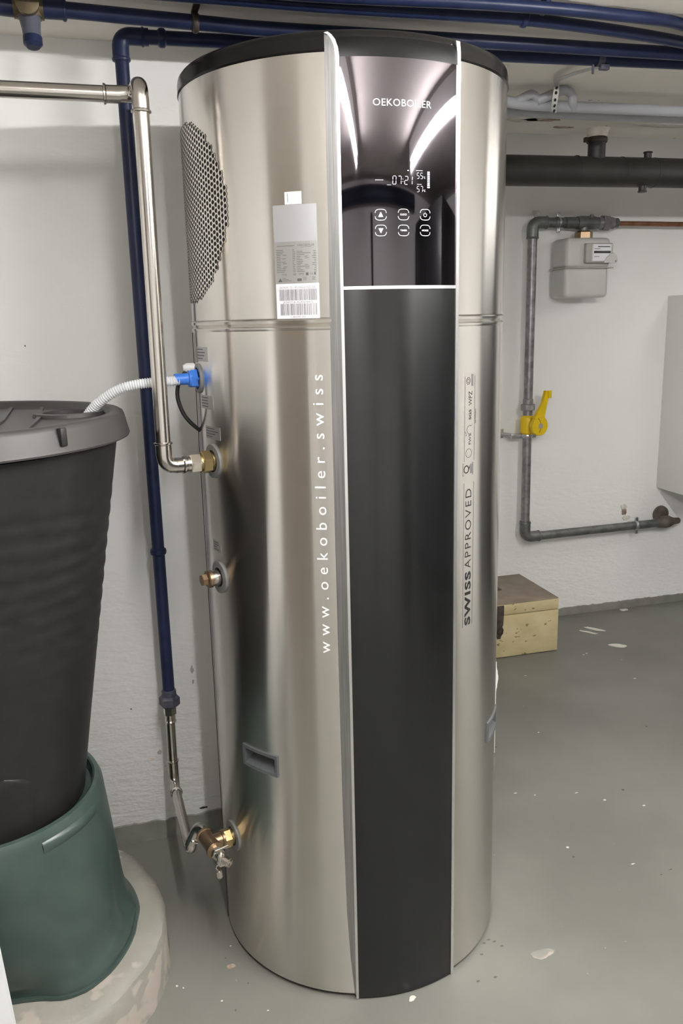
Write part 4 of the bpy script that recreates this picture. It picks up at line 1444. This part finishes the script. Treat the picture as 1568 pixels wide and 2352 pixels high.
t = thing('gas_meter', (1.965, 3.29, 1.47), 'grey gas meter with a small display, hanging from the pipe by a brass nut', 'gas meter')
mx0, mx1, my0, my1 = 1.862, 2.072, 3.215, 3.345
def rbox(x0, x1, y0, y1, z0, z1, bev):
    return MB().box(((x0 + x1) / 2, (y0 + y1) / 2, (z0 + z1) / 2), (x1 - x0, y1 - y0, z1 - z0), bev, seg=4)
rbox(mx0, mx1, my0, my1, 1.593, 1.716, .020).build('meter_top', 'meter', t, smooth=50)
rbox(mx0 - .002, mx1 - .004, my0 + .002, my1, 1.473, 1.600, .020).build('meter_bottom', 'meter', t, smooth=50)
rbox(mx0 - .008, mx1 + .010, my0 - .006, my1, 1.5915, 1.5965, .0015).build('seam_flange', 'meterdark', t)
b = rbox(1.940, 2.066, my0 - .022, my0 + .004, 1.612, 1.692, .006)
d = b.build('display_housing', 'meterdark', t)
rbox(1.963, 2.060, my0 - .026, my0 - .018, 1.617, 1.689, .003).build('display_plate', 'meter', d)
rbox(1.968, 2.052, my0 - .0275, my0 - .025, 1.620, 1.686, .001).build('display_card', 'labelwhite', d)
rbox(1.972, 2.050, my0 - .0285, my0 - .027, 1.6505, 1.6600, .0005).build('counter_window', 'dial', d)
rbox(1.990, 2.046, my0 - .0283, my0 - .027, 1.6745, 1.6785, .0003).build('printed_line', 'ink', d)
rbox(1.974, 2.000, my0 - .0283, my0 - .027, 1.6670, 1.6690, .0003).build('printed_line', 'ink', d)
rbox(1.974, 1.998, my0 - .0283, my0 - .027, 1.6360, 1.6380, .0003).build('printed_line', 'ink', d)
b = MB()
mt = Matrix.Translation((0, my0 - .024, 0)) @ Matrix.Rotation(R(90), 4, 'X')
b.prism([(2.018, 1.612), (2.076, 1.612), (2.083, 1.622), (2.078, 1.640), (2.064, 1.652), (2.046, 1.646), (2.030, 1.632)], 0.0, .008, mt)
b.build('sensor_cap', 'meter', d, smooth=0)
b = MB().lathe((2.074, my0 - .03, 1.618), (0, -1, 0), [(0, .005), (.006, .004)], 12)
b.build('seal', 'meterdark', d)
b = MB()
hexnut(b, (GX + .240, GY, 1.716), (0, 0, 1), .038, .030, start=.2)
b.lathe((GX + .240, GY, 1.744), (0, 0, 1), [(0, .030), (.006, .026)], 20)
tag(b.build('brass_nut', 'bronze', t), 'brass hexagonal nut')

t = thing('gas_valve', (GX, GY, 0.89), 'yellow gas shut-off valve with a raised lever on the galvanised pipe', 'valve')
b = MB()
hexnut(b, (GX, GY, 1.000), (0, 0, 1), .0315, .028, start=.3)
b.lathe((GX, GY, .975), (0, 0, 1), [(0, .021), (.026, .021)], 20)
b.lathe((GX, GY, 1.026), (0, 0, 1), [(0, .0225), (.022, .0225), (.026, .0195)], 20)
tag(b.build('union_nut', 'galv', t), 'grey galvanised union nut')
b = MB().tube([(GX, GY, .897), (GX, GY, .905), (GX, GY, .95), (GX, GY, .970), (GX, GY, .978)], [.026, .032, .033, .030, .022], 24)
b.lathe((GX + .01, GY, .937), (.25, -1, 0), [(0, .028), (.05, .028)], 24)
b.build('valve_body', 'yellow', t)
fd = V((.25, -1, 0)).normalized()
b = MB().lathe(V((GX + .012, GY, .937)) + fd * .045, fd, [(0, .041), (.004, .043), (.020, .043), (.024, .040)], 32)
hd = b.build('lever_hub', 'yellow', t)
cpt = V((GX + .012, GY, .937)) + fd * .058
side = V((1, .25, 0)).normalized()
b = MB()
def P3(u, v, w_): return cpt + side * u + V((0, 0, v)) + fd * w_
ol = [(-.028, .018), (.024, .030), (.040, .100), (.054, .148), (.030, .150), (.014, .098), (-.012, .060), (-.030, .036)]
b.add([P3(u, v, -.010) for u, v in ol] + [P3(u, v, .006) for u, v in ol], [tuple(range(8)), tuple(range(8, 16))] + [(i, (i + 1) % 8, 8 + (i + 1) % 8, 8 + i) for i in range(8)])
b.add([P3(u, v, w_) for w_ in (.006, .012) for u, v in ((.040, .118), (.056, .118), (.056, .150), (.036, .150))], [(0, 1, 2, 3), (4, 5, 6, 7), (0, 1, 5, 4), (1, 2, 6, 5), (2, 3, 7, 6), (3, 0, 4, 7)])
b.build('lever', 'yellow', t, smooth=25)
b = MB().lathe(cpt + fd * .0105, fd, [(0, .0125), (.0015, .0120)], 24)
tag(b.build('hub_cap', 'greydot', t), 'round grey hub cap')
b = MB()
pts = [P3(-.008 + .03 * math.sin(R(a)) - .02, .036 * math.cos(R(a)), .0108) for a in range(20, 150, 12)]
b.tube(pts, .0012, 6)
b.build('hub_groove', 'latch', t)

# plaster damage where old clips were torn out
wb = bpy.data.objects['wall_back']
def wall_blob(x, z, rx, rz, m, name, y=VY, parent=wb, seed=0, th=.002):
    b = MB()
    pts = []
    for i in range(18):
        a = 2 * math.pi * i / 18
        k = 1 + .5 * noise.noise(V((math.cos(a) * 2 + seed, math.sin(a) * 2, seed * 1.7)))
        pts.append((x + rx * k * math.cos(a), z + rz * k * math.sin(a)))
    mt_ = Matrix(((1, 0, 0, 0), (0, 0, -1, y), (0, 1, 0, 0), (0, 0, 0, 1)))
    b.prism(pts, -0.001, th, mt_)
    b.build(name, m, parent, smooth=0)
wall_blob(2.300, .487, .014, .018, 'rust', 'plaster_hole', seed=1)
wall_blob(2.298, .512, .016, .012, 'plaster', 'plaster_chip', seed=2, th=.006)
wall_blob(2.315, .455, .022, .010, 'plaster', 'plaster_chip', seed=3, th=.005)
wl = bpy.data.objects['wall_left']
for i, (x, z, rx, rz, m_) in enumerate([(0.147, .49, .004, .010, 'chip'), (0.148, .455, .003, .006, 'chip'), (0.045, .262, .006, .007, 'chip'), (-0.02, .40, .002, .002, 'darkflake'), (-0.19, 1.36, .0015, .002, 'darkflake'), (0.155, .072, .012, .003, 'hole'), (0.02, .245, .010, .004, 'plaster')]):
    wall_blob(x, z, rx, rz, m_, 'paint_chip', WY, wl, seed=i * 2 + 5, th=.0006)

# ---------------------------------------------------------------- white wall cabinet
t = thing('wall_cabinet', (2.75, VY, 0.589), 'plain white cabinet mounted on the far wall at the right edge', 'cabinet')
MB().box((2.83, 3.215, 1.034), (.72, .298, .888), .003).build('cabinet_body', 'boxwhite', t)
MB().box((2.83, 3.058, 1.034), (.716, .016, .884), .002).build('cabinet_door', 'boxwhite', t)

# ---------------------------------------------------------------- old tool box
t = thing('tool_box', (1.5, 3.17, 0), 'worn cream wooden box with brown lid top, on the floor behind the heater', 'box')
tx0, tx1, ty0, ty1 = 1.245, 1.752, 2.985, 3.345
MB().box(((tx0 + tx1) / 2, (ty0 + ty1) / 2, .0945), (tx1 - tx0, ty1 - ty0, .185), .004).build('box_body', 'crate', t)
MB().box(((tx0 + tx1) / 2, (ty0 + ty1) / 2, .2125), (tx1 - tx0 + .001, ty1 - ty0 + .001, .047), .006).build('box_lid', 'crate', t)
MB().box(((tx0 + tx1) / 2, (ty0 + ty1) / 2, .2370), (tx1 - tx0 - .003, ty1 - ty0 - .003, .006), .003).build('lid_cover', 'cratetop', t)
lx = 1.474
b = MB().box((lx, ty0 - .003, .211), (.042, .006, .046), .002)
mt = Matrix(((1, 0, 0, lx), (0, 0, -1, ty0), (0, 1, 0, 0), (0, 0, 0, 1)))
b.prism([(-.020, .190), (-.018, .150), (-.014, .142), (-.020, .128), (-.018, .112), (-.009, .100), (-.007, .090), (.007, .090), (.009, .100), (.018, .112), (.020, .128), (.014, .142), (.018, .150), (.020, .190)], .0, .006, mt)
b.lathe((lx, ty0 - .005, .124), (0, -1, 0), [(0, .010), (.008, .009), (.009, .006)], 16)
b.build('latch', 'latch', t, smooth=30)
b = MB()
hp = smoothline([(1.44, 3.17, .243), (1.455, 3.17, .262), (1.49, 3.17, .272), (1.53, 3.17, .264), (1.553, 3.17, .2425)])
b.grid([[p + V((0, -.016, 0)), p + V((0, .016, 0)), p + V((0, .016, .005)), p + V((0, -.016, .005)), p + V((0, -.016, 0))] for p in hp])
b.build('carry_strap', 'leather', t, smooth=40)
b = MB().box((1.556, 3.17, .2425), (.022, .04, .005), .002).box((1.436, 3.17, .2425), (.022, .04, .005), .002)
b.build('strap_plate', 'leather', t)

# ---------------------------------------------------------------- flakes of paint on the floor
FL = bpy.data.objects['floor']
def floor_blob(x, y, rx, ry, m, rot, label, group, seed):
    b = MB()
    pts = []
    for i in range(14):
        a = 2 * math.pi * i / 14
        k = 1 + .45 * noise.noise(V((math.cos(a) * 1.6 + seed * 2.3, math.sin(a) * 1.6, seed)))
        u, v = rx * k * math.cos(a), ry * k * math.sin(a)
        pts.append((x + u * math.cos(rot) - v * math.sin(rot), y + u * math.sin(rot) + v * math.cos(rot)))
    b.prism(pts, 0.0, 0.0015)
    o = b.build('paint_flake', m, smooth=0)
    tag(o, label, 'flake', group)
G1 = 'loose paint flakes on the floor'
specs = [(0.508, 1.397, .010, .005, 'flake', .6, 'small white paint flake in front of the black heater base'),
         (2.036, 3.155, .050, .011, 'flake', -.9, 'long pale paint flake on the floor near the tool box, upper of two'),
         (1.992, 3.130, .042, .009, 'flake', -.9, 'long pale paint flake on the floor near the tool box, lower of two'),
         (2.025, 2.950, .036, .020, 'flake', -.5, 'rounded pale paint flake on the dark floor right of the tool box'),
         (2.310, 3.335, .022, .014, 'flake', .1, 'chunk of white plaster lying at the foot of the far wall')]
for i, s_ in enumerate(specs):
    floor_blob(*s_, G1, i)
b_ = []
def floor_stain(x, y, rx, ry, m, seed, name='floor_chip'):
    b = MB()
    pts = []
    for i in range(16):
        a = 2 * math.pi * i / 16
        k = 1 + .5 * noise.noise(V((math.cos(a) * 1.8 + seed * 1.3, math.sin(a) * 1.8, seed)))
        pts.append((x + rx * k * math.cos(a), y + ry * k * math.sin(a)))
    b.prism(pts, -0.0005, 0.0006)
    b.build(name, m, FL, smooth=0)
floor_stain(0.832, 1.432, .026, .014, 'concrete', 3, 'bare_patch')
floor_stain(0.151, 1.599, .010, .006, 'rust', 4, 'bare_patch')
for i in range(26):
    floor_stain(random.uniform(.95, 2.0), random.uniform(1.35, 3.0), random.uniform(.002, .006), random.uniform(.0015, .004), random.choice(('flake', 'flake', 'darkflake')), i + 10)
for i in range(10):
    floor_stain(random.uniform(.0, .3), random.uniform(1.35, 1.75), random.uniform(.0015, .003), random.uniform(.001, .003), random.choice(('flake', 'darkflake')), i + 50)
for i, (x, y) in enumerate([(.72, 1.50), (.735, 1.507), (.745, 1.498), (.755, 1.48), (.70, 1.47), (.66, 1.40), (.70, 1.40)]):
    floor_stain(x, y, .004, .0025, 'darkflake', i + 80)

# ---------------------------------------------------------------- behind the camera: what the heater mirrors
t = thing('cupboard', (2.5, -0.3, 0), 'tall dark cupboard on the right behind the photographer', 'cupboard')
MB().box((2.62, -0.35, .93), (1.2, 1.3, 1.86), .004).build('cupboard_body', 'wardrobe', t)
for y in (-.68, -.02):
    d = MB().box((2.012, y, .95), (.018, .63, 1.74), .003).build('cupboard_door', 'wardrobe', t)
    MB().box((1.995, y + (.26 if y < -.3 else -.26), 1.0), (.02, .015, .14), .003).build('door_handle', 'zinc', d)
t = thing('rear_pipe', (0.8, YR + .10, 1.97), 'dark insulated pipe along the wall behind the photographer', 'pipe')
MB().tube([(-1.2, YR + .09, 1.945), (2.0, YR + .09, 1.965)], .042, 20).build('pipe_run', 'darkblue', t)
t = thing('rear_post', (0.50, YR + .04, 0), 'dark vertical pipe on the wall behind the photographer', 'pipe')
MB().tube([(0.52, YR + .03, 0), (0.52, YR + .03, 1.88)], .026, 16).build('pipe_run', 'postbrown', t)
t = thing('yellow_crate', (1.55, YR + .2, 0), 'yellow box on a dark stack behind the photographer', 'box')
MB().box((1.55, YR + .2, .68), (.3, .3, 1.36), .01).build('stack_body', 'wardrobe', t)
MB().box((1.50, YR + .2, 1.43), (.14, .18, .14), .008).build('crate_body', 'yellowbox', t)
t = thing('added_side_door', (XW, 0.05, 0), 'unseen brown door added on the left wall to mirror as a dark band', 'door')  # added out of view so the casing mirrors a dark band on its left
MB().box((XW + .015, 0.05, 1.0), (.03, 1.36, 2.0), .004).build('door_leaf', 'doorbrown', t)
for yy in (-.66, .76):
    MB().box((XW + .025, yy, 1.0), (.05, .07, 2.0), .004).build('door_frame', 'lampbody', t)
t = thing('added_side_cupboard', (XE - .2, 2.22, 0), 'tall dark cupboard against the right-hand wall, outside the picture', 'cupboard')  # added out of view, gives dark reflections at the casing's right edge
MB().box((XE - .2, 2.22, .92), (.38, 1.05, 1.84), .004).build('cupboard_body', 'wardrobe', t)
MB().box((XE - .40, 2.22, .92), (.018, 1.04, 1.82), .003).build('cupboard_door', 'wardrobe', t)
